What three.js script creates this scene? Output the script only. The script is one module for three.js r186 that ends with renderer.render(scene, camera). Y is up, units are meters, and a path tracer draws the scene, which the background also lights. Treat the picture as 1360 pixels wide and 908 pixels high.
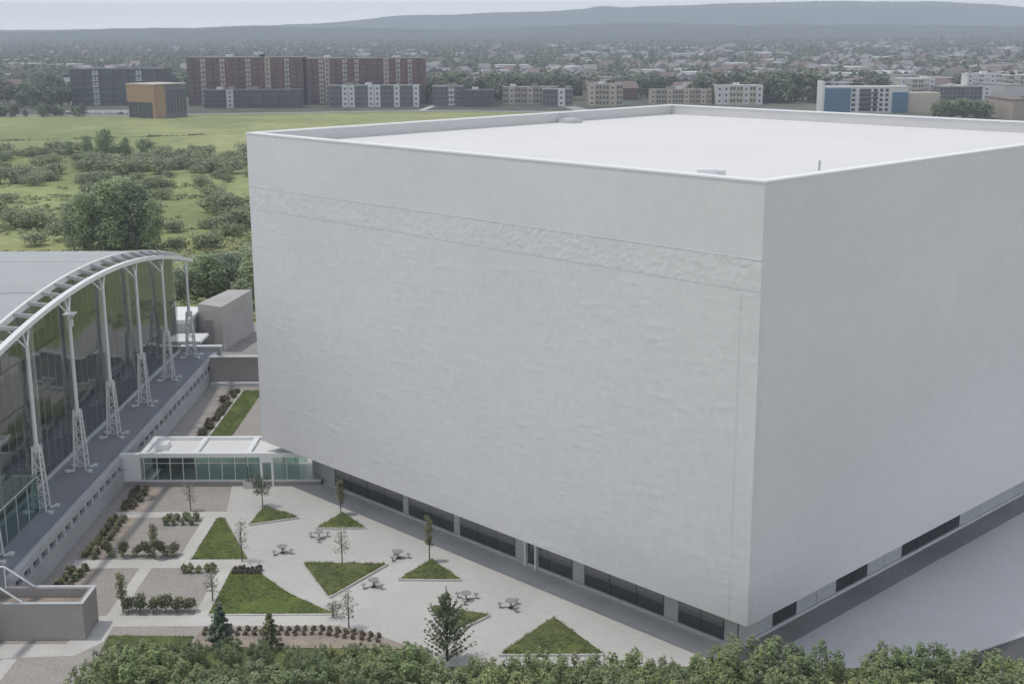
import * as THREE from 'three';
import { mergeGeometries } from 'three/addons/utils/BufferGeometryUtils.js';

// ---------------------------------------------------------------- camera, sky, sun, exposure
const scene = new THREE.Scene();
const camera = new THREE.PerspectiveCamera(29.32, 1024 / 683, 0.5, 60000);
camera.position.set(0, 52, 0);
camera.rotation.set(-0.23478, 0, -0.004, 'YXZ');

const renderer = new THREE.WebGLRenderer();
renderer.toneMapping = THREE.LinearToneMapping;
renderer.toneMappingExposure = 0.505;
renderer.shadowMap.enabled = true;

// thin bright haze over the whole sky: pale at the horizon, a little bluer overhead
{
  const W = 256, H = 128, data = new Float32Array(W * H * 4);
  for (let j = 0; j < H; j++) {
    const el = ((j + 0.5) / H - 0.5) * Math.PI, t = Math.pow(Math.max(0, Math.sin(el)), 0.2);
    const r = 7.2 + (0.40 - 7.2) * t, g = 7.2 + (0.50 - 7.2) * t, b = 7.1 + (0.73 - 7.1) * t;
    for (let i = 0; i < W; i++) {      // thin cloud glows round the sun
      const ph = ((i + 0.5) / W - 0.5) * 2 * Math.PI, d = Math.max(0, (-0.38 * Math.cos(ph) * Math.cos(el) + Math.sin(el) - 0.035 * Math.sin(ph) * Math.cos(el)) / 1.0704), k = 1.5 * Math.pow(d, 7);
      data.set([r + k, g + k * 0.97, b + k * 0.92, 1], (j * W + i) * 4);
    }
  }
  const sky = new THREE.DataTexture(data, W, H, THREE.RGBAFormat, THREE.FloatType);
  sky.mapping = THREE.EquirectangularReflectionMapping; sky.magFilter = THREE.LinearFilter; sky.needsUpdate = true;
  scene.background = sky; scene.environment = sky;
}
const sun = new THREE.DirectionalLight(new THREE.Color(1, 0.95, 0.86), 3.35);
sun.position.set(-0.38 * 300, 300, -0.035 * 300 - 140); sun.target.position.set(0, 0, -140);
sun.castShadow = true; sun.shadow.radius = 3; sun.shadow.mapSize.set(4096, 4096);
Object.assign(sun.shadow.camera, { left: -160, right: 160, top: 160, bottom: -160, near: 1, far: 900 });
scene.add(sun, sun.target);
scene.fog = new THREE.FogExp2(new THREE.Color(0.77, 0.86, 0.98), 0.00021);

// ---------------------------------------------------------------- helpers
function rngOf(a) { return () => { a |= 0; a = a + 0x6D2B79F5 | 0; let t = Math.imul(a ^ a >>> 15, 1 | a); t = t + Math.imul(t ^ t >>> 7, 61 | t) ^ t; return ((t ^ t >>> 14) >>> 0) / 4294967296; }; }
const h2 = (x, y, s = 0) => { let n = Math.imul(x | 0, 374761393) + Math.imul(y | 0, 668265263) + Math.imul(s | 0, 974634721) | 0; n = Math.imul(n ^ n >>> 13, 1274126177); return ((n ^ n >>> 16) >>> 0) / 4294967296; };
function vnoise(x, y, s = 0, p = 0) {       // value noise, periodic when p > 0
  const xi = Math.floor(x), yi = Math.floor(y); let fx = x - xi, fy = y - yi;
  fx = fx * fx * (3 - 2 * fx); fy = fy * fy * (3 - 2 * fy);
  const w = p ? (v) => ((v % p) + p) % p : (v) => v;
  const a = h2(w(xi), w(yi), s), b = h2(w(xi + 1), w(yi), s), c = h2(w(xi), w(yi + 1), s), d = h2(w(xi + 1), w(yi + 1), s);
  return a + (b - a) * fx + (c - a) * fy + (a - b - c + d) * fx * fy;
}
function fbm(x, y, o = 4, s = 0, p = 0) { let v = 0, a = 0.5, n = 0; for (let i = 0; i < o; i++) { v += a * vnoise(x, y, s + i, p); n += a; x *= 2; y *= 2; p *= 2; a *= 0.5; } return v / n; }
const toS = (c) => Math.round(255 * Math.min(1, Math.max(0, c <= 0.0031308 ? c * 12.92 : 1.055 * Math.pow(c, 1 / 2.4) - 0.055)));
function tex(size, fn, srgb = true, tile = 1) {
  const d = new Uint8Array(size * size * 4);
  for (let j = 0; j < size; j++) for (let i = 0; i < size; i++) {
    const c = fn(i / size, j / size), k = (j * size + i) * 4;
    for (let q = 0; q < 3; q++) d[k + q] = srgb ? toS(c[q]) : Math.round(255 * Math.min(1, Math.max(0, c[q])));
    d[k + 3] = 255;
  }
  const t = new THREE.DataTexture(d, size, size); t.wrapS = t.wrapT = THREE.RepeatWrapping; t.magFilter = THREE.LinearFilter; t.minFilter = THREE.LinearMipmapLinearFilter; t.generateMipmaps = true;
  if (srgb) t.colorSpace = THREE.SRGBColorSpace; t.repeat.set(1 / tile, 1 / tile); t.needsUpdate = true; return t;
}
// a surface whose colour varies in patches and grain about its base colour; uv are metres
function grainy(base, { tile = 12, patch = 0.12, grain = 0.1, size = 256, seed = 1, rough = 0.9, bump = 0.01, tint = [0, 0, 0], metal = 0 } = {}) {
  const map = tex(size, (u, v) => {
    const a = fbm(u * 4, v * 4, 4, seed, 4) - 0.5, b = fbm(u * 64, v * 64, 2, seed + 9, 64) - 0.5, k = 1 + 2 * patch * a + 2 * grain * b;
    return base.map((c, i) => c * k + tint[i] * a);
  }, true, tile);
  const m = new THREE.MeshStandardMaterial({ map, roughness: rough, metalness: metal });
  if (bump) { m.bumpMap = tex(128, (u, v) => { const b = fbm(u * 32, v * 32, 3, seed + 20, 32); return [b, b, b]; }, false, tile / 2); m.bumpScale = bump; }
  return m;
}
const flat = (r, g, b, rough = 0.7, metal = 0) => new THREE.MeshStandardMaterial({ color: new THREE.Color().setRGB(r, g, b), roughness: rough, metalness: metal });

const names = {};
function numbered(n) { names[n] = (names[n] ?? -1) + 1; return names[n] ? `${n}_${String(names[n]).padStart(3, '0')}` : n; }
function tag(o, label, category, group, kind) { o.userData = { label, category }; if (group) o.userData.group = group; if (kind) o.userData.kind = kind; return o; }
function thing(name, label, category, [x, y, z] = [0, 0, 0], turn = 0, group) {
  const o = new THREE.Group(); o.name = numbered(name); o.position.set(x, y, z); o.rotation.y = turn; scene.add(o); return tag(o, label, category, group);
}
function shadows(m) { m.castShadow = m.receiveShadow = true; return m; }
function part(parent, name, geo, mat) { const m = shadows(new THREE.Mesh(Array.isArray(geo) ? merge(geo) : geo, mat)); m.name = name; parent.add(m); return m; }
function struct(name, geo, mat) { const m = shadows(new THREE.Mesh(Array.isArray(geo) ? merge(geo) : geo, mat)); m.name = numbered(name); m.userData = { kind: 'structure' }; scene.add(m); return m; }
function dup(o, [x, y, z], turn = 0, s = [1, 1, 1], label, group) {
  const c = o.clone(); c.name = numbered(o.name.replace(/_\d{3}$/, '')); c.position.set(x, y, z); c.rotation.y = turn; c.scale.set(...s); c.userData = { ...o.userData };
  if (label) c.userData.label = label; if (group) c.userData.group = group; scene.add(c); return c;
}
function merge(gs) {
  const keys = ['position', 'normal', 'uv'];
  return mergeGeometries(gs.map((g) => { const n = g.index ? g.toNonIndexed() : g; for (const k of Object.keys(n.attributes)) if (!keys.includes(k)) n.deleteAttribute(k); if (!n.attributes.uv) mUV(n); return n; }));
}
function mUV(g) {       // uv in metres, from the axis that the face looks along
  const p = g.attributes.position, n = g.attributes.normal, uv = new Float32Array(p.count * 2);
  for (let i = 0; i < p.count; i++) {
    const ax = Math.abs(n.getX(i)), ay = Math.abs(n.getY(i)), az = Math.abs(n.getZ(i)), x = p.getX(i), y = p.getY(i), z = p.getZ(i);
    if (ay >= ax && ay >= az) { uv[2 * i] = x; uv[2 * i + 1] = z; } else if (ax >= az) { uv[2 * i] = z; uv[2 * i + 1] = y; } else { uv[2 * i] = x; uv[2 * i + 1] = y; }
  }
  g.setAttribute('uv', new THREE.BufferAttribute(uv, 2)); return g;
}
// box between two corners
function bx(x0, x1, y0, y1, z0, z1) { const g = new THREE.BoxGeometry(Math.abs(x1 - x0), Math.abs(y1 - y0), Math.abs(z1 - z0)); g.translate((x0 + x1) / 2, (y0 + y1) / 2, (z0 + z1) / 2); return mUV(g); }
function bar(a, b, r, n = 6, r2 = r) {      // round bar from a to b
  const A = new THREE.Vector3(...a), B = new THREE.Vector3(...b), d = B.clone().sub(A), g = new THREE.CylinderGeometry(r2, r, d.length(), n);
  g.applyQuaternion(new THREE.Quaternion().setFromUnitVectors(new THREE.Vector3(0, 1, 0), d.clone().normalize())); g.translate(...A.add(B).multiplyScalar(0.5).toArray()); return g;
}
function beam(a, b, w, h) {                 // square beam from a to b, upright section
  const A = new THREE.Vector3(...a), B = new THREE.Vector3(...b), g = new THREE.BoxGeometry(w, h, A.distanceTo(B)), m = new THREE.Matrix4().lookAt(A, B, new THREE.Vector3(0, 1, 0));
  g.applyMatrix4(m); g.translate(...A.add(B).multiplyScalar(0.5).toArray()); return mUV(g);
}
// flat slab with the outline pts [[x, z], ...], top at y, thickness t
function slab(pts, y, t = 0.3) {
  const s = new THREE.Shape(pts.map(([x, z]) => new THREE.Vector2(x, -z))), g = new THREE.ExtrudeGeometry(s, { depth: t, bevelEnabled: false });
  g.rotateX(-Math.PI / 2); g.translate(0, y - t, 0); return mUV(g);
}
const rect = (x0, x1, z0, z1) => [[x0, z0], [x1, z0], [x1, z1], [x0, z1]];

// ---------------------------------------------------------------- materials
const M = {
  wall: grainy([0.622, 0.624, 0.638], { tile: 40, patch: 0.05, grain: 0.03, seed: 3, bump: 0.012, rough: 0.85 }),
  relief: grainy([0.625, 0.626, 0.636], { tile: 30, patch: 0.035, grain: 0.05, seed: 4, bump: 0.02, rough: 0.9 }),
  membrane: grainy([0.675, 0.67, 0.66], { tile: 30, patch: 0.03, grain: 0.02, seed: 5, bump: 0 }),
  parapet: grainy([0.54, 0.54, 0.54], { tile: 12, patch: 0.06, grain: 0.03, seed: 94, bump: 0 }),
  coping: flat(0.76, 0.77, 0.78, 0.5),
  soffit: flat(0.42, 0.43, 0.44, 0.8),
  panel: grainy([0.46, 0.49, 0.49], { tile: 6, patch: 0.06, grain: 0.03, seed: 6, bump: 0, rough: 0.4 }),
  plinth: grainy([0.52, 0.54, 0.55], { tile: 6, patch: 0.06, seed: 7 }),
  darkGlass: new THREE.MeshPhysicalMaterial({ color: new THREE.Color().setRGB(0.03, 0.042, 0.045), roughness: 0.04, ior: 2.1 }),
  greyGlass: new THREE.MeshPhysicalMaterial({ color: new THREE.Color().setRGB(0.15, 0.155, 0.16), roughness: 0.12, ior: 1.9 }),  // plain grey glass of the upper panes
  frame: flat(0.62, 0.64, 0.65, 0.5),
  darkMetal: flat(0.06, 0.065, 0.07, 0.5),
  plaza: grainy([0.485, 0.475, 0.462], { tile: 24, patch: 0.08, grain: 0.06, size: 512, seed: 8, bump: 0.004 }),
  overhangShadeStrip: grainy([0.27, 0.275, 0.28], { tile: 10, patch: 0.1, seed: 92, bump: 0.004 }),  // right-hand paving, colour darkened to stand for the shade under the overhang
  paleStrip: grainy([0.58, 0.58, 0.585], { tile: 16, patch: 0.06, grain: 0.05, seed: 93, bump: 0.003 }),
  strip: grainy([0.56, 0.56, 0.56], { tile: 10, patch: 0.1, seed: 9, bump: 0.004 }),
  path: grainy([0.53, 0.515, 0.49], { tile: 9, patch: 0.1, seed: 10, bump: 0.004 }),
  gravel: grainy([0.335, 0.312, 0.288], { tile: 8, patch: 0.1, grain: 0.22, size: 512, seed: 11, bump: 0.02 }),
  soil: grainy([0.33, 0.28, 0.235], { tile: 5, patch: 0.3, grain: 0.3, seed: 12, bump: 0.05 }),
  concrete: grainy([0.30, 0.28, 0.272], { tile: 9, patch: 0.16, grain: 0.06, seed: 13, bump: 0.01 }),
  stone: grainy([0.39, 0.38, 0.37], { tile: 11, patch: 0.14, grain: 0.06, seed: 14, bump: 0.02 }),
  deck: grainy([0.25, 0.262, 0.285], { tile: 14, patch: 0.12, grain: 0.08, seed: 15, bump: 0.006 }),
  greyWall: grainy([0.45, 0.46, 0.475], { tile: 12, patch: 0.1, seed: 16, bump: 0.004 }),
  steel: flat(0.66, 0.675, 0.67, 0.45),
  whiteSteel: flat(0.74, 0.75, 0.75, 0.4),
  vault: grainy([0.35, 0.37, 0.372], { tile: 25, patch: 0.07, grain: 0.02, seed: 17, bump: 0, rough: 0.5 }),
  mullion: flat(0.36, 0.37, 0.37, 0.5),
  rung: flat(0.42, 0.43, 0.43, 0.5),
  glass: new THREE.MeshPhysicalMaterial({ color: new THREE.Color().setRGB(0.66, 0.72, 0.69), transmission: 1, thickness: 0, roughness: 0.05, ior: 2.0 }),
  clear: new THREE.MeshPhysicalMaterial({ color: new THREE.Color().setRGB(0.72, 0.82, 0.79), transmission: 1, thickness: 0, roughness: 0.03, ior: 1.5 }),
  interior: grainy([0.16, 0.175, 0.165], { tile: 12, patch: 0.25, seed: 18, bump: 0 }),
  lawn: grainy([0.10, 0.135, 0.026], { tile: 7, patch: 0.3, grain: 0.4, size: 512, seed: 19, bump: 0.06, tint: [0.03, 0.01, 0] }),
  mound: grainy([0.095, 0.12, 0.035], { tile: 5, patch: 0.4, grain: 0.4, size: 512, seed: 20, bump: 0.06, tint: [0.04, 0.015, 0] }),
  asphalt: grainy([0.09, 0.092, 0.095], { tile: 8, patch: 0.1, grain: 0.2, seed: 21, bump: 0.01 }),
  bark: flat(0.11, 0.085, 0.065, 0.95),
  timber: flat(0.27, 0.265, 0.26, 0.7),
};

// ---------------------------------------------------------------- ground and far terrain
const meadowMat = new THREE.MeshStandardMaterial({ roughness: 1, map: tex(1024, (u, v) => {
  const a = fbm(u * 6, v * 6, 5, 31, 6), b = fbm(u * 40, v * 20, 3, 37, 0 || 20), c = fbm(u * 128, v * 128, 2, 43, 128), t = Math.min(1, Math.max(0, (a - 0.38) * 3.4));
  const k = 0.75 + 0.3 * b + 0.35 * (c - 0.5) + 0.1;
  return [(0.19 + 0.085 * t) * k, (0.235 + 0.075 * t) * k, (0.08 + 0.04 * t) * k];
}, true, 260) });
const townMat = grainy([0.11, 0.12, 0.09], { tile: 900, patch: 0.4, grain: 0.4, size: 512, seed: 50, bump: 0, rough: 1 });
const hillMat = grainy([0.045, 0.062, 0.035], { tile: 1500, patch: 0.35, grain: 0.5, size: 512, seed: 55, bump: 0, rough: 1 });
function sheet(x0, x1, z0, z1, y) { const g = new THREE.PlaneGeometry(x1 - x0, z1 - z0); g.rotateX(-Math.PI / 2); g.translate((x0 + x1) / 2, y, (z0 + z1) / 2); return mUV(g); }
struct('ground', sheet(-6000, 6000, -9600, 600, -0.5), townMat);
struct('meadow', slab([[-420, -840], [-250, -832], [-60, -866], [60, -842], [240, -780], [240, -60], [30, 40], [-420, 40]], -0.12, 0.3), meadowMat);
{   // paler and darker mown bands of the meadow, ditches between them
  const pale = meadowMat.clone(); pale.color = new THREE.Color().setRGB(1.16, 1.08, 1.15);
  struct('field', slab([[-420, -632], [-250, -640], [-195, -658], [-140, -680], [-20, -705], [-20, -590], [-140, -580], [-420, -560]], -0.06, 0.2), pale);
  struct('field', slab([[-420, -800], [-240, -795], [-60, -850], [40, -830], [40, -740], [-140, -700], [-420, -660]], -0.06, 0.2), pale);
  struct('field', slab([[-420, -345], [-160, -338], [-60, -330], [-60, -296], [-160, -300], [-420, -300]], -0.06, 0.2), pale);
  struct('track', slab([[-110, -297], [-75, -299.5], [-62, -308], [-30, -330], [-30, -332], [-62, -310], [-75, -301.5], [-110, -299]], -0.04, 0.2), M.asphalt);
}
function ridge(name, xs, hs, z0, depth, seed) {       // a wooded ridge: a heightfield running across the view
  const nx = 220, nz = 14, x0 = xs[0], x1 = xs[xs.length - 1], pos = [], idx = [], uv = [];
  const prof = (x) => { let i = 0; while (i < xs.length - 2 && x > xs[i + 1]) i++; let t = (x - xs[i]) / (xs[i + 1] - xs[i]); t = t * t * (3 - 2 * t); return hs[i] + (hs[i + 1] - hs[i]) * t; };
  for (let j = 0; j <= nz; j++) for (let i = 0; i <= nx; i++) {
    const x = x0 + (x1 - x0) * i / nx, t = j / nz, z = z0 - depth * t, s = Math.sin(Math.min(1, t * 1.15) * Math.PI * 0.5);
    const y = -1 + prof(x) * s * (0.94 + 0.12 * fbm(x / 700, t * 3, 3, seed)) + 14 * s * (fbm(x / 160, t * 6, 3, seed + 5) - 0.5);
    pos.push(x, y, z); uv.push(x, z);
  }
  for (let j = 0; j < nz; j++) for (let i = 0; i < nx; i++) { const a = j * (nx + 1) + i; idx.push(a, a + 1, a + nx + 1, a + 1, a + nx + 2, a + nx + 1); }
  const g = new THREE.BufferGeometry(); g.setAttribute('position', new THREE.Float32BufferAttribute(pos, 3)); g.setAttribute('uv', new THREE.Float32BufferAttribute(uv, 2)); g.setIndex(idx); g.computeVertexNormals();
  return struct(name, g, hillMat);
}
ridge('hills', [-5600, -3440, -2300, -1435, -575, 205, 520, 590, 720, 1110, 1560, 2165, 2790, 3690, 5600], [59, 60, 68, 90, 145, 168, 182, 198, 186, 198, 214, 228, 226, 176, 105], -7600, 1700, 61);
ridge('foothills', [-4200, -2100, -1050, -210, 500, 1260, 2100, 2940, 4200], [42, 45, 64, 53, 74, 66, 53, 62, 46], -4700, 800, 67);

// ---------------------------------------------------------------- foliage
{   // split-face stone: short level streaks of fine relief
  const per = (v, p) => ((v % p) + p) % p, vn2 = (x, y, px, py, s) => { const xi = Math.floor(x), yi = Math.floor(y); let fx = x - xi, fy = y - yi; fx = fx * fx * (3 - 2 * fx); fy = fy * fy * (3 - 2 * fy); const q = (i, j) => h2(per(i, px), per(j, py), s), a = q(xi, yi), b = q(xi + 1, yi), c = q(xi, yi + 1), d = q(xi + 1, yi + 1); return a + (b - a) * fx + (c - a) * fy + (a - b - c + d) * fx * fy; };
  M.relief.bumpMap = tex(1024, (u, v) => { const m = vn2(u * 6, v * 8, 6, 8, 3), a = Math.pow(vn2(u * 16, v * 72, 16, 72, 5), 3), b = vn2(u * 44, v * 160, 44, 160, 7), h = 0.55 * a * (0.4 + m) + 0.25 * b; return [h, h, h]; }, false, 22); M.relief.bumpScale = 0.011;
}
const leafMats = {};
function leafMat(k, trans = 0.3) { const key = k + trans; return leafMats[key] ??= (trans ? new THREE.MeshPhysicalMaterial({ vertexColors: true, roughness: 0.95, transmission: trans, thickness: 0 }) : new THREE.MeshStandardMaterial({ vertexColors: true, roughness: 0.9 })); }
// diamonds of leaf spread through a set of clumps [x, y, z, rx, ry, rz]; the tone varies from clump to clump and leaf to leaf
function leaves(seed, clumps, n, size, tones, spread = 0.5) {
  const R = rngOf(seed), pos = new Float32Array(n * 18), nor = new Float32Array(n * 18), col = new Float32Array(n * 18), w = clumps.map((c) => c[3] * c[4]), tot = w.reduce((a, b) => a + b, 0);
  const ctone = clumps.map(() => { const a = tones[Math.floor(R() * tones.length)], k = 0.82 + 0.36 * R(); return a.map((v) => v * k); });
  const N = new THREE.Vector3(), U = new THREE.Vector3(), V = new THREE.Vector3(), P = new THREE.Vector3(), D = new THREE.Vector3();
  for (let i = 0; i < n; i++) {
    let t = R() * tot, k = 0; while (k < clumps.length - 1 && (t -= w[k]) > 0) k++;
    const c = clumps[k], cz = R() * 2 - 1, ph = R() * 6.2832, sr = Math.sqrt(1 - cz * cz); D.set(sr * Math.cos(ph), cz, sr * Math.sin(ph));
    const rad = 1 - spread * Math.pow(R(), 1.6) + 0.14 * (R() - 0.3); P.set(c[0] + D.x * c[3] * rad, c[1] + D.y * c[4] * rad, c[2] + D.z * c[5] * rad);
    N.copy(D).multiplyScalar(0.9).add(U.set(R() - 0.5, R() + 0.05, R() - 0.5).multiplyScalar(1.6)).normalize();
    U.set(R() - 0.5, R() - 0.5, R() - 0.5).cross(N).normalize(); V.crossVectors(N, U);
    const s = size * (0.6 + 0.8 * R()), s2 = s * 0.62;
    const q = [[U, s], [V, s2], [U, -s], [U, s], [U, -s], [V, -s2]], tone = ctone[k], m = 0.72 + 0.56 * R();
    for (let v = 0; v < 6; v++) { const o = i * 18 + v * 3, [X, l] = q[v]; pos[o] = P.x + X.x * l; pos[o + 1] = P.y + X.y * l; pos[o + 2] = P.z + X.z * l; nor[o] = N.x; nor[o + 1] = N.y; nor[o + 2] = N.z; col[o] = tone[0] * m; col[o + 1] = tone[1] * m; col[o + 2] = tone[2] * m; }
  }
  const g = new THREE.BufferGeometry(); g.setAttribute('position', new THREE.BufferAttribute(pos, 3)); g.setAttribute('normal', new THREE.BufferAttribute(nor, 3)); g.setAttribute('color', new THREE.BufferAttribute(col, 3)); return g;
}
function crownClumps(seed, h0, h1, r, n, cr, taper = 0) {     // clumps over an egg-shaped crown from h0 to h1
  const R = rngOf(seed), out = [];
  for (let i = 0; i < n; i++) {
    const t = (i + 0.5) / n, y = h0 + (h1 - h0) * (0.1 + 0.84 * t), env = Math.pow(Math.sin(Math.PI * (0.16 + 0.76 * t)), 0.7) * (1 - taper * t), a = i * 2.4 + R() * 0.9, d = r * env * (0.35 + 0.5 * R()), k = cr * (0.7 + 0.6 * R()) * (0.6 + 0.4 * env);
    out.push([Math.cos(a) * d, y, Math.sin(a) * d, k, k * (0.75 + 0.3 * R()), k]);
  }
  return out;
}
function trunkGeo(h, r, clumps, limbs = 5) {
  const gs = [bar([0, -0.2, 0], [0, h, 0], r, 7, r * 0.45)];
  for (let i = 0; i < Math.min(limbs, clumps.length); i++) { const c = clumps[Math.floor(i * clumps.length / limbs)], y = Math.max(h * 0.35, Math.min(h * 0.9, c[1] * 0.7)); gs.push(bar([0, y, 0], [c[0] * 0.8, c[1], c[2] * 0.8], r * 0.38, 5, r * 0.12)); }
  return merge(gs);
}
const T = {
  fresh: [[0.21, 0.275, 0.105], [0.19, 0.25, 0.095], [0.24, 0.29, 0.12]],
  dull: [[0.22, 0.26, 0.125], [0.24, 0.275, 0.14], [0.19, 0.235, 0.11], [0.25, 0.27, 0.15]],
  shrub: [[0.26, 0.30, 0.165], [0.285, 0.32, 0.18], [0.23, 0.275, 0.145]],
  dark: [[0.06, 0.08, 0.045], [0.07, 0.09, 0.05]],
  olive: [[0.22, 0.23, 0.11], [0.19, 0.21, 0.095], [0.24, 0.24, 0.125]],
  grey: [[0.26, 0.27, 0.2], [0.29, 0.29, 0.22]],
};
function plant(name, label, category, group, clumps, n, size, tones, trunk, seed, trans, spread) {
  const o = thing(name, label, category, [0, 0, 0], 0, group);
  if (trunk) part(o, 'trunk', trunkGeo(trunk[0], trunk[1], clumps, trunk[2] ?? 5), M.bark);
  part(o, trunk ? 'crown' : 'foliage', leaves(seed, clumps, n, size, tones, spread), leafMat('v', trans));
  return o;
}

// ---------------------------------------------------------------- the white cube building
const CUBE = [18.895, 0, -97.224], TH = 0.7993, LX = 69.5, LZ = 74.75, HB = 5.0, HT = 40.83;
const cube = thing('cube_building', 'huge windowless white cube building on recessed glazed ground floor beside the paved plaza', 'building', CUBE, -TH);
{
  function reliefGrid(x0, x1, y0, y1, cell, fn) {      // sheet on the plane z = 0 facing +z with relief fn, closed back to z = -0.4 at its edges
    const nx = Math.round((x1 - x0) / cell), ny = Math.round((y1 - y0) / cell), g = new THREE.PlaneGeometry(x1 - x0, y1 - y0, nx, ny), p = g.attributes.position;
    g.translate((x0 + x1) / 2, (y0 + y1) / 2, 0);
    for (let j = 0; j <= ny; j++) for (let i = 0; i <= nx; i++) { const k = j * (nx + 1) + i; p.setZ(k, fn(p.getX(k), p.getY(k))); }
    g.computeVertexNormals(); mUV(g);
    return g;
  }
  const streak = (x, y) => { const w = fbm(x / 9, y / 5, 2, 71); const a = Math.pow(fbm(x / 1.7 + w * 3, y / 0.55, 3, 72), 1.5), b = fbm(x / 0.55, y / 0.28, 2, 75); return -0.04 + 0.013 * a * (0.25 + 1.0 * w) + 0.007 * b + 0.12 * Math.max(0, fbm(x / 2.6, y / 0.34, 2, 78) - 0.7); };
  const rubble = (x, y) => { const a = fbm(x / 0.36, y / 0.3, 2, 81); return -0.035 + 0.05 * Math.pow(a, 1.3) * (0.75 + 0.5 * fbm(x / 12, 0.5, 1, 85)); };
  // front-left face: smooth head course, rough band, streaked field with a narrow strip split off by a joint at the corner
  part(cube, 'smooth_wall', bx(-LX, -0.01, 35.02, HT, -0.6, 0), M.wall);
  part(cube, 'rough_band', reliefGrid(-LX, -0.005, 32.5, 35.0, 0.13, rubble), M.relief);
  part(cube, 'relief_wall', reliefGrid(-LX, -1.828, HB, 32.48, 0.2, streak), M.relief);
  part(cube, 'relief_wall', reliefGrid(-1.805, -0.008, HB, 32.46, 0.22, streak), M.relief);
  part(cube, 'wall_backing', bx(-LX, -0.012, HB + 0.01, 35.0, -0.6, -0.055), M.wall);
  { const g = new THREE.ExtrudeGeometry(new THREE.Shape([[0, 0], [0.02, 0], [0, 0.03]].map(([a, b]) => new THREE.Vector2(a, b))), { depth: LX - 0.01, bevelEnabled: false }); g.rotateY(-Math.PI / 2); g.computeBoundingBox(); const b = g.boundingBox; g.translate(-LX - b.min.x, 35.0, 0); part(cube, 'sloped_ledge', mUV(g), M.wall); }
  // the other three faces
  part(cube, 'side_backing', bx(-0.6, -0.14, HB, HT, -LZ, -0.61), M.wall);
  { const tones = [0.99, 1, 1.01].map((k) => { const m = M.wall.clone(); m.color = new THREE.Color().setRGB(k, k, k * 1.005); return m; }), R = rngOf(64), ys = [HB, 10.2, 15.3, 20.5, 25.6, 30.7, 35.8, HT]; for (let r = 0; r < 7; r++) { let z = -0.61; while (z > -LZ + 1) { const w = Math.min(18 + 16 * R(), LZ + z), n = z - w < -LZ + 9 ? LZ + z : w; part(cube, 'wall_panel', bx(-0.139, -0.01, ys[r] + (r ? 0.004 : 0), ys[r + 1], z - n + 0.004, z), tones[Math.floor(R() * 3)]); z -= n; } } }
  part(cube, 'back_wall', bx(-LX, -0.61, HB, HT, -LZ, -LZ + 0.6), M.wall);
  part(cube, 'side_wall', bx(-LX, -LX + 0.6, HB, HT, -LZ + 0.61, -0.61), M.wall);
  part(cube, 'soffit', bx(-LX + 0.1, -0.1, HB + 0.05, HB + 0.3, -LZ + 0.1, -0.1), M.soffit);
  part(cube, 'roof', bx(-LX + 0.9, -0.9, 39.2, 39.6, -LZ + 0.9, -0.9), M.membrane);
  for (const g of [bx(-LX + 0.6, -0.6, 39, HT - 0.02, -0.95, -0.6), bx(-LX + 0.6, -0.6, 39, HT - 0.02, -LZ + 0.6, -LZ + 0.95), bx(-0.95, -0.6, 39, HT - 0.02, -LZ + 0.96, -0.96), bx(-LX + 0.6, -LX + 0.95, 39, HT - 0.02, -LZ + 0.96, -0.96)]) part(cube, 'parapet', g, M.parapet);
  for (const g of [bx(-LX - 0.06, 0.06, HT, HT + 0.14, -1.05, 0.06), bx(-LX - 0.06, 0.06, HT, HT + 0.14, -LZ - 0.06, -LZ + 1.05), bx(-1.05, 0.06, HT, HT + 0.14, -LZ + 1.06, -1.06), bx(-LX - 0.06, -LX + 1.05, HT, HT + 0.14, -LZ + 1.06, -1.06)]) part(cube, 'coping', g, M.coping);
  // recessed ground floor: core, plinth, panes and opaque panels
  const GZ = -4.6, GX = -4.1;
  part(cube, 'core', bx(-LX + 3, GX - 0.35, 0, HB + 0.05, -LZ + 3, GZ - 0.35), M.soffit);
  part(cube, 'plinth', bx(-LX + 3, GX + 0.16, 0, 0.32, GZ - 0.34, GZ + 0.16), M.plinth);
  part(cube, 'plinth', bx(GX - 0.34, GX + 0.16, 0, 0.32, -LZ + 3, GZ - 0.35), M.plinth);
  const run = (axis, list) => { for (const [a, b, kind] of list) {
    const n = kind === 'panel' ? 1 : Math.max(1, Math.round((a - b) / 3.1)), w = (a - b) / n;
    for (let i = 0; i < n; i++) {
      const u0 = -(a - i * w) + 0.04, u1 = -(a - (i + 1) * w) - 0.04;
      const g = axis === 'x' ? bx(u0, u1, 0.33, HB + 0.04, GZ - 0.12, GZ) : bx(GX - 0.12, GX, 0.33, HB + 0.04, u0, u1);
      if (kind !== 'panel' && axis === 'x') part(cube, 'upper_pane', bx(u0, u1, 1.5, HB + 0.04, GZ + 0.003, GZ + 0.03), M.greyGlass);
      const m = part(cube, kind === 'panel' ? 'panel' : 'window', g, kind === 'panel' ? M.panel : M.darkGlass);
      if (kind !== 'panel') part(m, 'mullion', axis === 'x' ? bx(u1 + 0.002, u1 + 0.078, 0.33, HB + 0.03, GZ - 0.1, GZ + 0.05) : bx(GX - 0.1, GX + 0.05, 0.33, HB + 0.03, u1 + 0.002, u1 + 0.078), M.darkMetal);
    }
  } };
  run('x', [[64.5, 61.6, 'panel'], [61.6, 49.2, 'glass'], [49.2, 48.2, 'panel'], [48.2, 40.8, 'glass'], [40.8, 39.8, 'panel'], [39.8, 31.5, 'glass'], [31.5, 30.1, 'panel'], [30.1, 23.6, 'glass'], [23.6, 22.0, 'panel'], [22.0, 12.3, 'glass'], [12.3, 10.6, 'panel'], [10.6, 5.6, 'glass'], [5.6, 4.2, 'panel']]);
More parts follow.
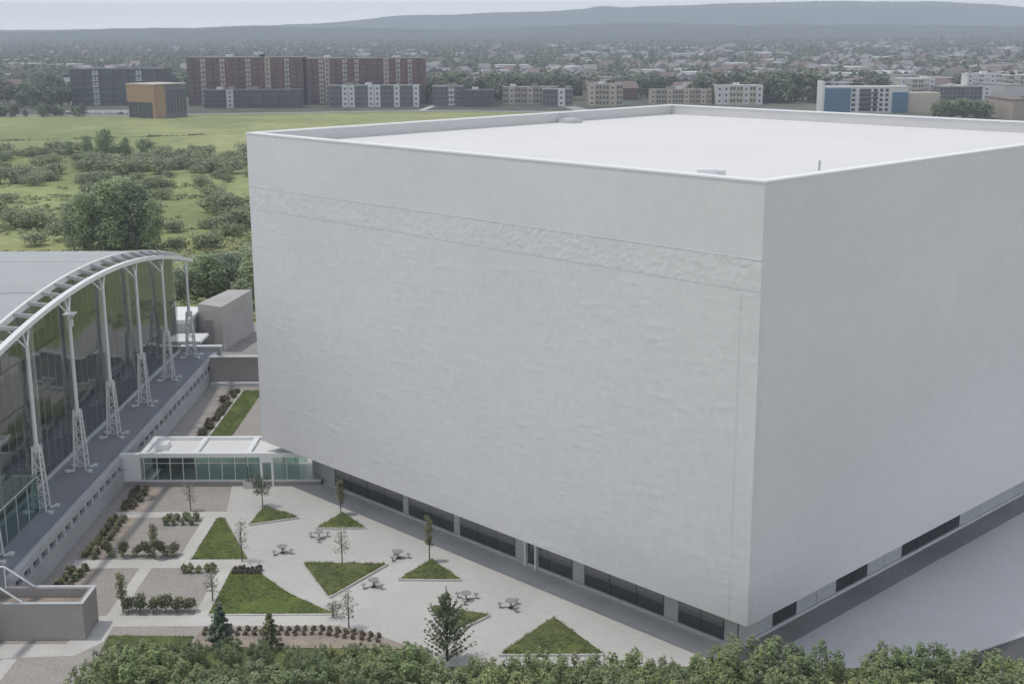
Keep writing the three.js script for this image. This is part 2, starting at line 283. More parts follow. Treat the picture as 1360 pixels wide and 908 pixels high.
  run('z', [[9.8, 4.75, 'panel'], [13.5, 9.8, 'glass'], [16.8, 13.5, 'panel'], [20.1, 16.8, 'panel'], [25.6, 20.1, 'glass'], [28.8, 25.6, 'panel'], [32.1, 28.8, 'panel'], [44.1, 32.1, 'glass'], [48.5, 44.1, 'panel'], [53, 48.5, 'panel'], [58, 53, 'panel'], [63, 58, 'panel'], [70, 63, 'panel']]);
  const door = part(cube, 'door', bx(-29.6, -28.4, 0.32, 2.9, GZ + 0.001, GZ + 0.06), M.darkGlass);
  part(door, 'door_frame', [bx(-29.85, -29.6, 0, 4.2, GZ + 0.01, GZ + 0.4), bx(-28.4, -28.15, 0, 4.2, GZ + 0.01, GZ + 0.4), bx(-29.6, -28.4, 2.9, 3.15, GZ + 0.01, GZ + 0.3)], M.whiteSteel);
}
{   // things on the cube's roof
  const C = Math.cos(TH), S = Math.sin(TH), at = (e1, e2) => [CUBE[0] - C * e1 + S * e2, 39.6, CUBE[2] - S * e1 - C * e2];
  const hatch = thing('roof_hatch', 'low grey domed roof hatch beside the far parapet of the white cube', 'hatch', at(67.2, 50), -TH);
  part(hatch, 'curb', bx(-1.5, 1.5, 0, 0.5, -1.1, 1.1), M.panel);
  { const d = new THREE.SphereGeometry(1, 20, 8, 0, 6.2832, 0, 1.5708); d.scale(1.35, 0.16, 0.95); d.translate(0, 0.5, 0); part(hatch, 'dome', d, M.panel); }
  const unit = thing('roof_unit', 'white flat ventilation unit on the white cube roof near its front corner', 'vent', at(12.7, 10), 0);
  part(unit, 'housing', [bx(-1.2, 0.5, 0.12, 0.6, -0.5, 0.5), bx(-1.0, -0.8, 0, 0.12, -0.5, 0.5), bx(0.1, 0.3, 0, 0.12, -0.5, 0.5)], M.whiteSteel);
  part(unit, 'duct', [bx(0.501, 1.3, 0.1, 0.5, -0.4, 0.4), bx(1.0, 1.15, 0, 0.1, -0.4, 0.4)], M.frame);
  const pipe = thing('vent_pipe', 'thin grey vent pipe standing on the white cube roof', 'pipe', at(7.3, 18.6), 0);
  part(pipe, 'stack', bar([0, 0, 0], [0, 1.1, 0], 0.11, 10), M.panel); part(pipe, 'flashing', bar([0, 0, 0], [0, 0.16, 0], 0.3, 12, 0.16), M.frame);
}

// ---------------------------------------------------------------- plaza, garden floor, lawns
struct('plaza', slab([[-33, -145.4], [-31.8, -136.9], [-31.5, -134.9], [-26.5, -122.9], [-25.4, -120.7], [-23.7, -118.4], [-20.2, -113.8], [-15.8, -109.2], [-15.4, -108], [-12.5, -106.6], [-10, -104.8], [-6, -100.5], [34, -100], [38, -101.6], [42, -103.9], [46, -106.2], [60, -112], [110, -135], [110, -210], [-28, -210], [-28, -145.4]], 0, 0.4), M.plaza);
struct('garden_floor', slab([[-60, -112], [-45, -112], [-45, -96], [-34, -96], [-34, -104], [-27, -104], [-15.4, -107.99], [-15.8, -109.21], [-20.2, -113.81], [-23.7, -118.41], [-25.4, -120.71], [-26.5, -122.91], [-31.5, -134.91], [-31.8, -136.91], [-33.01, -145.39], [-28.01, -145.41], [-28.01, -210], [-60, -210]], -0.01, 0.4), M.gravel);
{   // paving under the cube's overhang; overhang shade is put into the right strip's colour
  const C = Math.cos(TH), S = Math.sin(TH), at = (e1, e2) => [CUBE[0] - C * e1 + S * e2, CUBE[2] - S * e1 - C * e2];
  struct('pavement', slab([at(69, 1.6), at(1.5, 1.6), at(4.5, 4.9), at(69, 4.9)], 0.012, 0.1), M.strip);
  struct('pavement', slab([at(1.49, 1.6), at(1.49, 74), at(4.49, 74), at(4.49, 4.9)], 0.012, 0.1), M.overhangShadeStrip);
  struct('pavement', slab([at(1.48, 1.6), [34, -100.2], [38, -101.8], [42, -104.1], [46, -106.4], [60, -112.2], [105, -133], at(1.48, 74)], 0.006, 0.1), M.paleStrip);
  struct('road', slab([[33.9, -99.99], [38, -101.59], [42, -103.89], [46, -106.19], [60, -111.99], [110, -134.99], [120, -120], [60, -80], [36, -84]], -0.03, 0.3), M.asphalt);
}
for (const r of [rect(-44.2, -31.6, -136.9, -135.2), rect(-44.2, -25.6, -123.4, -121.3), rect(-39, -15.6, -110.4, -108.2)]) struct('path', slab(r, 0.008, 0.2), M.path);
for (const r of [rect(-33.9, -32.7, -135.19, -123.41), rect(-37.2, -36, -121.29, -110.41), rect(-29.2, -27.95, -121.29, -110.41)]) struct('path', slab(r, 0.006, 0.2), M.path);
struct('path', slab([[-39, -108.19], [-35.9, -108.19], [-35.9, -105.2], [-37.6, -102.6], [-44.9, -102.1], [-44.9, -104.8], [-39, -104.8]], 0.005, 0.2), M.path);
struct('path', slab(rect(-43.6, -42.3, -102.05, -94), 0.004, 0.2), M.path);
// planting beds along the terrace wall: soil
for (const [z0, z1] of [[-144.5, -137.2], [-134.9, -123.8], [-121, -112.5]]) struct('planting_bed', slab(rect(-44.1, -41.2, z0, z1), 0.02, 0.2), M.soil);
struct('planting_bed', slab([[-27.9, -108.1], [-15.6, -108.1], [-12.5, -106.61], [-10, -104.81], [-9, -103.6], [-28, -104.2]], 0.02, 0.2), M.soil);
struct('planting_bed', slab(rect(-41.9, -40.1, -187, -156), 0.02, 0.2), M.soil);

// lawns: a domed, slightly uneven turf sheet over the outline, subdivided
function turf(pts, hs, n, bulge, seed) {           // triangle, heights at its corners
  const pos = [], idx = [], row = [0];
  for (let j = 0; j <= n; j++) { for (let i = 0; i <= j; i++) {
    const a = 1 - j / n, c = i / n, b = 1 - a - c, x = pts[0][0] * a + pts[1][0] * b + pts[2][0] * c, z = pts[0][1] * a + pts[1][1] * b + pts[2][1] * c, e = Math.min(a, b, c) * 3;
    pos.push(x, hs[0] * a + hs[1] * b + hs[2] * c + bulge * Math.sqrt(Math.max(0, e)) + (e > 0 ? 0.07 * (fbm(x * 1.3, z * 1.3, 3, seed) - 0.5) : 0), z);
  } row.push(row[j] + j + 1); }
  for (let j = 0; j < n; j++) for (let i = 0; i <= j; i++) { const a = row[j] + i, b = row[j + 1] + i, c = row[j + 1] + i + 1; idx.push(a, b, c); if (i < j) idx.push(a, c, a + 1); }
  let g = new THREE.BufferGeometry(); g.setAttribute('position', new THREE.Float32BufferAttribute(pos, 3)); g.setIndex(idx); g.computeVertexNormals();
  if (g.attributes.normal.getY(Math.floor(pos.length / 6)) < 0) { const ix = g.index.array; for (let i = 0; i < ix.length; i += 3) [ix[i], ix[i + 1]] = [ix[i + 1], ix[i]]; g.computeVertexNormals(); }
  return mUV(g);
}
const turfs = [];
function lawn(label, tris, mat, kerbs = [], seed = 1, bulge = 0.12) {
  const cx = tris[0][0][0], cz = tris[0][0][1], o = thing('lawn', label, 'lawn', [cx, 0, cz]), L = (p) => [p[0] - cx, p[1] - cz];
  for (const t of tris) { const c = t.slice(); c.bulge = bulge; turfs.push([c, 26]); }
  part(o, 'turf', tris.map((t) => turf(t.slice(0, 3).map(L), t[3] ?? [0.04, 0.04, 0.04], 26, bulge, seed)), mat);
  for (const [a, b, h] of kerbs) { const [ax, az] = L(a), [b0, b1] = L(b); part(o, 'kerb', beam([ax, h / 2, az], [b0, h / 2, b1], 0.24, h), M.path); }
  return o;
}
lawn('green wedge lawn beside the gravel square between upper and middle garden paths', [[[-32.5, -134.9], [-31.7, -134.9], [-26.9, -123.5]], [[-32.5, -134.9], [-26.9, -123.5], [-32.6, -123.5]]], M.lawn, [[[-32.55, -135], [-32.65, -123.4], 0.1]], 5, 0);
lawn('largest green lawn with long curved edge along the pale plaza', [[[-27.9, -121.1], [-25.5, -120.6], [-20.3, -113.9], [0.05, 0.05, 0.05]], [[-27.9, -121.1], [-20.3, -113.9], [-16.2, -110.5], [0.05, 0.05, 0.05]], [[-27.9, -121.1], [-16.2, -110.5], [-27.9, -110.5], [0.05, 0.05, 0.05]]], M.lawn, [[[-27.9, -110.42], [-16.2, -110.42], 0.1]], 6, 0);
lawn('narrow strip of rough lawn below the lowest garden path', [[[-35.8, -106.4], [-28.2, -106.2], [-28.2, -103.2]], [[-35.8, -106.4], [-28.2, -103.2], [-35.6, -103.4]]], M.mound, [], 7, 0);
lawn('strip of lawn behind the white link corridor beside a planting bed', [[[-39.9, -156], [-37, -156], [-37, -187]], [[-39.9, -156], [-37, -187], [-39.9, -187]]], M.lawn, [[[-40, -156], [-40, -187], 0.12]], 8, 0);
const mounds = [
  ['small dark grassy mound under the dark-leaved young tree by the link corridor', [-28.5, -132.6], [-27.9, -138.4], [-23.4, -134.7], [[0, 2]]],
  ['small triangular grassy mound with the columnar tree nearest the cube overhang', [-21.1, -131.5], [-18.8, -136.2], [-15.7, -131.5], [[0, 2]]],
  ['triangular grassy mound pointing toward the lower hedge, kerbed on its right side', [-21, -122.2], [-12.5, -121.8], [-17.3, -114], [[1, 2]]],
  ['triangular grassy mound with a thin yellow-green columnar tree at its tip', [-11.1, -118], [-8.2, -123.1], [-5, -117.8], [[0, 2]]],
  ['small grassy mound half hidden behind the spiky conifer', [-7.8, -112], [-2.1, -110], [-5.4, -106.4], [[1, 2]]],
  ['large pyramid-shaped grassy mound rising at the edge of the hedge trees', [-1.2, -102.2], [3.7, -109.7], [7.8, -102.2], [[0, 2]]],
];
for (const [i, [label, a, b, c, ks]] of mounds.entries()) { const P = [a, b, c]; lawn(label, [[a, b, c, i === 2 || i === 4 ? [0.17, 0.17, 0.2] : [0.18, 0.1, 0.18]]], M.mound, ks.map(([p, q]) => [P[p], P[q], 0.2]), 40 + i, i === 5 ? 0.7 : 0.4); }

{   // blades of grass standing up from every lawn and over its edges
  const R = rngOf(88), g = leaves(8, [[0, 0.05, 0, 0.11, 0.09, 0.11]], 7, 0.055, [[0.17, 0.205, 0.06], [0.2, 0.225, 0.08], [0.14, 0.18, 0.05]], 0.9), pl = [], q = new THREE.Quaternion(), Y = new THREE.Vector3(0, 1, 0);
  for (const [t, dense] of turfs) { const [A, B, C] = t, area = Math.abs((B[0] - A[0]) * (C[1] - A[1]) - (C[0] - A[0]) * (B[1] - A[1])) / 2, hs = t[3] ?? [0.04, 0.04, 0.04]; for (let i = 0; i < area * dense; i++) { let u = R(), v = R(); if (u + v > 1) { u = 1 - u; v = 1 - v; } const w = 1 - u - v, x = A[0] * w + B[0] * u + C[0] * v, z = A[1] * w + B[1] * u + C[1] * v, e = Math.min(u, v, w) * 3; if (fbm(x * 0.8, z * 0.8, 2, 91) < 0.4) continue; const s = 0.6 + 0.8 * R(); pl.push(new THREE.Matrix4().compose(new THREE.Vector3(x, hs[0] * w + hs[1] * u + hs[2] * v + t.bulge * Math.sqrt(e), z), q.setFromAxisAngle(Y, R() * 6.28).clone(), new THREE.Vector3(s, s * (0.5 + 0.7 * R()), s))); } }
  const im = new THREE.InstancedMesh(g, leafMat('v'), pl.length); pl.forEach((m, i) => im.setMatrixAt(i, m)); im.name = 'lawn_grass'; tag(im, 'short uneven grass blades on the garden lawns and mounds', 'grass', null, 'stuff'); shadows(im); scene.add(im);
}
// ---------------------------------------------------------------- cafe tables on the plaza
{
  const mk = (label, p, turn) => {
    const t = thing('plaza_table', label, 'table', p, turn, 'round tables on the plaza');
    part(t, 'tabletop', bar([0, 0.70, 0], [0, 0.76, 0], 0.52, 20), M.timber); part(t, 'pedestal', [bar([0, 0, 0], [0, 0.7, 0], 0.06, 8), bar([0, 0, 0], [0, 0.03, 0], 0.28, 12)], M.darkMetal);
    for (let k = 0; k < 3; k++) { const a = k * 2.09 + 0.5, x = Math.cos(a) * 1.02, z = Math.sin(a) * 1.02; part(t, 'seat', [bar([x, 0.42, z], [x, 0.47, z], 0.24, 14), bar([x, 0, z], [x, 0.42, z], 0.05, 6), beam([x * 0.25, 0.06, z * 0.25], [x, 0.06, z], 0.06, 0.06)], M.timber); }
    return t;
  };
  const spots = [[-23.6, -125.1, 0.2, 'dark round table between the wedge lawn and the mounds'], [-20.4, -128.9, 1.1, 'dark round table below the mound with the columnar tree'], [-11.6, -123.6, 0.5, 'dark round table between the two kerbed mounds near the cube overhang'], [-13.4, -116.6, 2, 'dark round table beside the kerb of the mound pointing toward the hedge'], [-4.4, -113.5, 0.9, 'dark round table just behind the mound by the spiky conifer'], [-0.2, -111.8, 1.5, 'dark round table standing alone closest to the pyramid-shaped mound']];
  const first = mk(spots[0][3], [spots[0][0], 0, spots[0][1]], spots[0][2]);
  for (const [x, z, a, l] of spots.slice(1)) dup(first, [x, 0, z], a, [1, 1, 1], l);
}

// ---------------------------------------------------------------- link corridor
{
  const x0 = -43.6, x1 = -22.5, z1 = -145.4, z0 = -151.9, o = thing('link_corridor', 'white framed glass link corridor joining the glass-walled hall to the cube', 'corridor', [-34, 0, -148.6]);
  const P = (n, g, m, par = o) => { const q = part(par, n, g, m); if (par === o) q.position.set(34, 0, 148.6); return q; };
  P('floor_slab', bx(-46, x1, 0, 0.55, z0, z1), M.concrete);
  P('sill', bx(x0, x1, 0.56, 0.72, z1 - 0.3, z1 + 0.12), M.frame);
  P('roof_panel', bx(x0 + 0.3, x1 - 0.3, 3.5, 3.66, z0 + 0.3, z1 - 0.3), M.membrane);
  for (const g of [bx(x0, x1, 3.5, 4.02, z1 - 0.42, z1 + 0.1), bx(x0, -28.5, 3.5, 4.02, z0 - 0.1, z0 + 0.42)]) P('roof_beam', g, M.whiteSteel);
  for (const x of [-43.3, -37.2, -31, -24.8]) P('cross_beam', bx(x - 0.3, x + 0.3, 3.665, 4.0, z0 + 0.43, z1 - 0.43), M.whiteSteel);
  P('end_wall', bx(-46, x0 - 0.01, 0.56, 3.9, z1 - 0.7, z1), M.whiteSteel);
  P('roof_vent', bx(-42.4, -41, 3.67, 4.3, -149.6, -147.6), M.coping);
  let k = 0;
  for (let x = x0 + 0.4; x < -26.2; x += 1.52) {
    if (k === 9) { P('door', bx(x + 0.25, x + 1.25, 0.1, 2.9, z1 - 0.16, z1 - 0.1), M.clear); P('door_frame', [bx(x - 0.05, x + 0.24, 0.0, 3.49, z1 - 0.25, z1 + 0.14), bx(x + 1.26, x + 1.5, 0.0, 3.49, z1 - 0.25, z1 + 0.14), bx(x + 0.24, x + 1.26, 2.91, 3.49, z1 - 0.25, z1 + 0.14)], M.whiteSteel); } else {
      const w = P('window', bx(x + 0.05, x + 1.47, 0.73, 3.48, z1 - 0.2, z1 - 0.17), M.clear); w.userData = {};
      part(w, 'mullion', [bx(x - 0.04, x + 0.04, 0.73, 3.48, z1 - 0.24, z1 - 0.1), bx(x + 0.05, x + 1.47, 2.72, 2.78, z1 - 0.22, z1 - 0.13)], M.frame);
      const w2 = P('window', bx(x + 0.05, x + 1.47, 0.73, 3.48, z0 + 0.17, z0 + 0.2), M.clear); part(w2, 'mullion', bx(x - 0.04, x + 0.04, 0.73, 3.48, z0 + 0.1, z0 + 0.24), M.frame);
    } k++;
  }
  P('inner_wall', bx(-43.5, -38.5, 0.56, 3.48, -150.2, -150), M.interior);
  P('floor', bx(x0, x1, 0.551, 0.57, z0 + 0.3, z1 - 0.4), M.panel);
  const pl = thing('planter_box', 'white concrete planter box with dark post in front of the link corridor', 'planter', [-30.9, 0, -144.7]);
  part(pl, 'box', [bx(-0.55, 0.55, 0, 0.8, -0.42, -0.34), bx(-0.55, 0.55, 0, 0.8, 0.34, 0.42), bx(-0.55, -0.47, 0, 0.8, -0.33, 0.33), bx(0.47, 0.55, 0, 0.8, -0.33, 0.33)], M.path); part(pl, 'soil', bx(-0.46, 0.46, 0.1, 0.7, -0.33, 0.33), M.soil);
  part(pl, 'post', [bar([0, 0.7, 0], [0, 2.6, 0], 0.06, 8), bar([-0.4, 0.86, 0], [0.4, 0.86, 0], 0.06, 6)], M.darkMetal);
}

// ---------------------------------------------------------------- terrace with its low window wall
struct('terrace', bx(-120, -46.3, 0, 3.1, -199, -100), M.deck);
{
  const o = thing('terrace_wall', 'long low grey terrace wall with a row of small dark square windows', 'wall', [-45.8, 0, -150]), P = (n, g, m) => { const q = part(o, n, g, m); q.position.set(45.8, 0, 150); return q; };
  P('lower_wall', bx(-46.29, -45.6, 0, 2.0, -196, -111), M.greyWall); P('ledge', bx(-46.29, -45.45, 2.001, 2.14, -196, -111), M.greyWall);
  P('window_back', bx(-46.29, -46.1, 2.141, 2.9, -196, -111), M.greyWall);
  P('parapet', bx(-46.29, -45.6, 2.901, 3.6, -196, -111), M.greyWall);
  for (let z = -194.9, k = 0; z < -111.5; z += 2.3, k++) { if (z > -152.6 && z < -144.6) { P('pier', bx(-46.09, -45.62, 2.141, 2.9, z - 1.15, z + 1.15), M.greyWall); continue; } P('window', bx(-46.09, -46.0, 2.145, 2.895, z - 0.8, z + 0.8), M.darkGlass); P('pier', bx(-46.09, -45.62, 2.141, 2.9, z + 0.81, z + 1.49), M.greyWall); }
}
// ---------------------------------------------------------------- the vaulted glass hall
const yIn = (z) => 24.2 - 0.00245 * (z + 151) ** 2, yOut = (z) => 23.65 - 0.0024 * (z + 148.5) ** 2;
const ZA = -199, ZB = -103;
{
  const o = thing('glass_hall', 'long hall with arched grey metal roof and tall glass wall above the terrace', 'building', [-52, 3.1, -151]);
  const P = (n, g, m, par = o) => { const q = part(par, n, g, m); if (par === o) q.position.set(52, -3.1, 151); return q; };
  const strip = (x0, x1, y0, t, za, zb, n = 48) => {      // a band of vault between two x, thickness t, following yIn
    const pts = []; for (let i = 0; i <= n; i++) { const z = za + (zb - za) * i / n; pts.push([z, yIn(z) + y0]); }
    const s = new THREE.Shape([...pts.map(([z, y]) => new THREE.Vector2(-z, y)), ...pts.slice().reverse().map(([z, y]) => new THREE.Vector2(-z, y - t))]);
    const g = new THREE.ExtrudeGeometry(s, { depth: x1 - x0, bevelEnabled: false }); g.rotateY(Math.PI / 2); g.translate(x0, 0, 0); return mUV(g);
  };
  // roof in long sheets parallel to the vault axis, dark seams left between them
  const cuts = [ZA]; for (let z = -182; z < ZB; z += 20.4) cuts.push(z); cuts.push(ZB);
  for (let i = 0; i < cuts.length - 1; i++) P('roof_sheet', strip(-120, -52.25, 0, 0.3, cuts[i] + 0.14, cuts[i + 1] - 0.14, 14), M.vault);
  P('roof_underlay', strip(-120, -52.3, -0.31, 0.25, ZA, ZB), M.vault);
  P('roof_edge', strip(-52.24, -51.9, 0.14, 0.7, ZA, ZB), M.whiteSteel);
  // outer arched beam carried by the masts, joined to the roof edge by boards with open cells between them
  const ob = []; for (let i = 0; i < 48; i++) { const z0 = ZA + (ZB - ZA) * i / 48, z1 = ZA + (ZB - ZA) * (i + 1) / 48; ob.push(beam([-49.5, yOut(z0), z0], [-49.5, yOut(z1), z1], 0.62, 0.5)); }
  P('outer_beam', ob, M.whiteSteel);
  for (let z = ZA + 1.5; z < ZB; z += 4.3) P('rung', beam([-51.89, yIn(z) - 0.12, z], [-49.82, yOut(z) + 0.05, z], 0.28, 0.42), M.rung);
  // glass wall: columns of panes between mullions, four rows following the arch
  const wall = P('glass_wall', bx(-52.35, -52.05, 3.1, 3.45, ZA, ZB), M.frame), rw = rngOf(7);
  const rows = [3.5, 8.4, 13.2, 18.0, 99], nc = 44, cw = (ZB - ZA) / nc, mull = [], paneG = {};
  for (let c = 0; c < nc; c++) {
    const z0 = ZA + c * cw, z1 = z0 + cw, top = (z) => yIn(z) - 0.56;
    mull.push(bx(-52.22, -52.185, 3.45, top(z0), z0 - 0.022, z0 + 0.022));
    for (let r = 0; r < 4; r++) {
      const ya = rows[r], yb0 = Math.min(rows[r + 1], top(z0)), yb1 = Math.min(rows[r + 1], top(z1)); if (Math.min(yb0, yb1) <= ya + 0.2) continue;
      const s = new THREE.Shape([[-z0 - 0.04, ya + 0.04], [-z1 + 0.04, ya + 0.04], [-z1 + 0.04, yb1 - 0.03], [-z0 - 0.04, yb0 - 0.03]].map(([a, b]) => new THREE.Vector2(a, b)));
      const g = new THREE.ShapeGeometry(s); g.rotateY(Math.PI / 2);
      const m = part(wall, 'pane', g, M.glass); m.rotation.y = (rw() - 0.5) * 0.0; m.position.x = -52.2;
      // panes are never quite plumb: each leans by a fraction of a degree
      const zc = (z0 + z1) / 2, yc = (ya + Math.min(yb0, yb1)) / 2; g.translate(0, -yc, -zc); m.position.set(-52.2, yc, zc); m.rotation.set(0, (rw() - 0.5) * 0.01 + 0.05 * (fbm(zc / 9, yc / 7, 2, 96) - 0.5), (rw() - 0.5) * 0.012 + 0.09 * (fbm(zc / 8, yc / 6, 2, 97) - 0.5));
    }
  }
  part(wall, 'mullions', mull, M.mullion);
  // what stands inside: a concrete block of vaults with a stepped roof, columns
  P('inner_block', bx(-118, -60, 3.1, 11.5, -192, -104), M.interior); P('inner_storey', bx(-118, -66, 11.5, 15.8, -180, -106), M.stone);
  for (let z = -190; z < -104; z += 13.2) P('inner_column', bar([-57, 3.1, z], [-57, yIn(z) - 0.6, z], 0.35, 10), M.steel);
  P('far_gable', bx(-119, -52.4, 3.1, 18, ZA, ZA + 0.3), M.vault); P('back_wall', bx(-120, -119.6, 3.1, 18.0, ZA, ZB), M.vault);
}
{   // masts
  const mk = (y, bracket) => {
    const o = thing('support_mast', 'tall white steel mast on a tapering lattice base before the glass wall', 'mast', [0, 0, 0], 0, 'masts along the glass wall');
    const h = 7.1, b = 0.66, t = 0.33, cs = [[-1, -1], [1, -1], [1, 1], [-1, 1]];
    part(o, 'pole', [bar([0, h - 0.4, 0], [0, y - 1.9, 0], 0.24, 10, 0.19), bar([0, h - 0.7, 0], [0, h + 0.1, 0], 0.42, 10, 0.3)], M.steel);
    for (const [sx, sz] of cs) { const l = part(o, 'leg', bar([sx * b, 0.1, sz * b], [sx * t, h, sz * t], 0.11, 6), M.steel); part(l, 'foot', [bar([sx * b, 0, sz * b], [sx * b * 2.0, 0.16, sz * b * 1.6], 0.16, 6), bar([sx * b * 1.95, 0, sz * b * 1.55], [sx * b * 1.95, 0.26, sz * b * 1.55], 0.3, 10)], M.steel); }
    const lat = []; for (let k = 0; k < 5; k++) { const y0 = 0.5 + k * 1.32, y1 = y0 + 1.25, r0 = b + (t - b) * y0 / h, r1 = b + (t - b) * y1 / h; for (let i = 0; i < 4; i++) { const [ax, az] = cs[i], [cx, cz] = cs[(i + 1) % 4]; lat.push(bar([ax * r0, y0, az * r0], [cx * r0, y0, cz * r0], 0.055, 5), bar([ax * r0, y0, az * r0], [cx * r1, y1, cz * r1], 0.05, 5)); } }
    part(o, 'lattice', lat, M.steel);
    part(o, 'bracket', [bar([0, y - 2.1, 0], [0, y - 0.3, -0.85], 0.11, 6), bar([0, y - 2.1, 0], [0, y - 0.3, 0.85], 0.11, 6), bar([0, y - 2.1, 0], [-1.9, y - 0.1, 0], 0.09, 6), bar([0, y - 2.2, 0], [0, y - 1.6, 0], 0.2, 8)], M.steel);
    if (bracket) part(o, 'platform', [bx(-0.2, 1.0, y - 1.9, y - 1.78, 0.1, 1.5), bx(0.3, 0.5, y - 3.4, y - 2.6, 0.2, 0.5), beam([0, y - 2.9, 0], [0.9, y - 1.95, 1.2], 0.14, 0.14)], M.whiteSteel);
    return o;
  };
  for (const [i, z] of [-116.4, -129.5, -142.6, -155.2, -169.1, -182.1, -195.6].entries()) { const o = mk(yOut(z) - 3.1 - 0.2, i === 2); o.position.set(-49.5, 3.1, z); o.userData.label = i === 2 ? 'white steel mast carrying a small platform under the arched beam' : `white steel mast on lattice base, ${['first', 'second', '', 'fourth', 'fifth', 'sixth', 'last'][i]} from the stair enclosure`; }
}
{   // glass porch at the foot of the glass wall
  const o = thing('glass_porch', 'low green glass entrance porch at the foot of the glass wall', 'porch', [-51, 3.1, -121.5]);
  part(o, 'roof', bx(-1.0, 1.5, 4.0, 4.14, -7.5, 7.5), M.clear); part(o, 'frame', [bx(-1, 1.5, 3.86, 3.99, 7.4, 7.5), bx(-1, 1.5, 3.86, 3.99, -7.5, -7.4), bx(1.4, 1.5, 3.86, 3.99, -7.39, 7.39), ...[-7.45, -4.5, -1.5, 1.5, 4.5, 7.45].map((z) => bx(1.41, 1.49, 0, 3.85, z - 0.04, z + 0.04))], M.frame);
  for (let k = 0; k < 5; k++) part(o, 'pane', bx(1.44, 1.46, 0.05, 3.84, -7.4 + k * 2.97, -4.55 + k * 2.97), M.clear);
  part(o, 'pane', bx(-0.95, 1.4, 0.05, 3.84, -7.46, -7.44), M.clear);
}
{   // concrete stair enclosure at the near end of the terrace
  const o = thing('stair_block', 'brown-grey concrete stair enclosure with open top beside the garden paths', 'stair', [-44, 0, -107]);
  const P = (n, g, m) => { const q = part(o, n, g, m); q.position.set(44, 0, 107); return q; };
  P('wall', bx(-60, -37.6, 0, 3.4, -106.1, -105.6), M.concrete); P('wall', bx(-38.1, -37.6, 0, 3.4, -109.4, -106.11), M.concrete); P('wall', bx(-60, -38.11, 0, 3.4, -109.4, -108.9), M.concrete);
  P('floor', bx(-60, -38.11, 0, 2.5, -108.89, -106.11), M.soil);
  P('coping', [bx(-44.5, -37.55, 3.401, 3.47, -105.85, -105.55), bx(-37.85, -37.55, 3.401, 3.47, -109.1, -105.86), bx(-43, -37.55, 3.401, 3.47, -109.45, -109.11)], M.plinth);
  for (const z of [-105.85, -109.1]) P('handrail', [bar([-43, 3.5, z], [-45.6, 5.4, z], 0.09, 6), bar([-45.6, 5.4, z], [-52, 5.4, z], 0.09, 6), bar([-45.6, 3.4, z], [-45.6, 5.4, z], 0.07, 6)], M.whiteSteel);
}
{   // retaining walls and stone wing beyond the terrace
  const a = thing('concrete_wing', 'tall plain grey concrete wing wall standing between the hall and the cube', 'wall', [-48, 0, -214]);
  const P = (o, b, n, g, m) => { const q = part(o, n, g, m); q.position.set(...b); return q; };
  P(a, [48, 0, 214], 'wall', slab([[-52.6, -214], [-48, -211.2], [-45.8, -226], [-50, -226]], 7.6, 7.6), M.stone); P(a, [48, 0, 214], 'doorway', bx(-51.2, -49.2, 0, 5.2, -212.9, -212.3), M.concrete);
  const b = thing('retaining_wall', 'low grey concrete retaining wall running behind the strip of lawn', 'wall', [-41, 0, -190]);
  P(b, [41, 0, 190], 'wall', bx(-45.5, -33, 0, 4.2, -191.2, -190.4), M.concrete); P(b, [41, 0, 190], 'coping', bx(-45.6, -33, 4.201, 4.36, -191.3, -190.3), M.plinth); P(b, [41, 0, 190], 'footing', bx(-45.5, -33, 0, 0.5, -190.39, -189.4), M.plinth);
  const c = thing('service_block', 'low pale service building with white roof edge beyond the last mast', 'building', [-56, 0, -212]);
  P(c, [56, 0, 212], 'wall', bx(-66, -53, 0, 5.6, -218, -208), M.greyWall); P(c, [56, 0, 212], 'roof', bx(-66.3, -52.7, 5.601, 6.2, -218.3, -207.7), M.whiteSteel); P(c, [56, 0, 212], 'canopy', bx(-56, -49.5, 3.6, 4.0, -207.69, -202), M.whiteSteel);
  struct('service_yard', slab([[-60, -210.1], [-28, -210.1], [-28, -232], [-60, -232]], -0.02, 0.3), M.concrete);
  const d = thing('terrace_end_wall', 'white capped low wall closing the far end of the terrace', 'wall', [-48, 0, -199]);
  P(d, [48, 0, 199], 'wall', bx(-52, -45.7, 0, 3.7, -199.6, -199.01), M.greyWall); P(d, [48, 0, 199], 'coping', bx(-52.1, -45.6, 3.701, 3.95, -199.8, -198.9), M.whiteSteel);
}

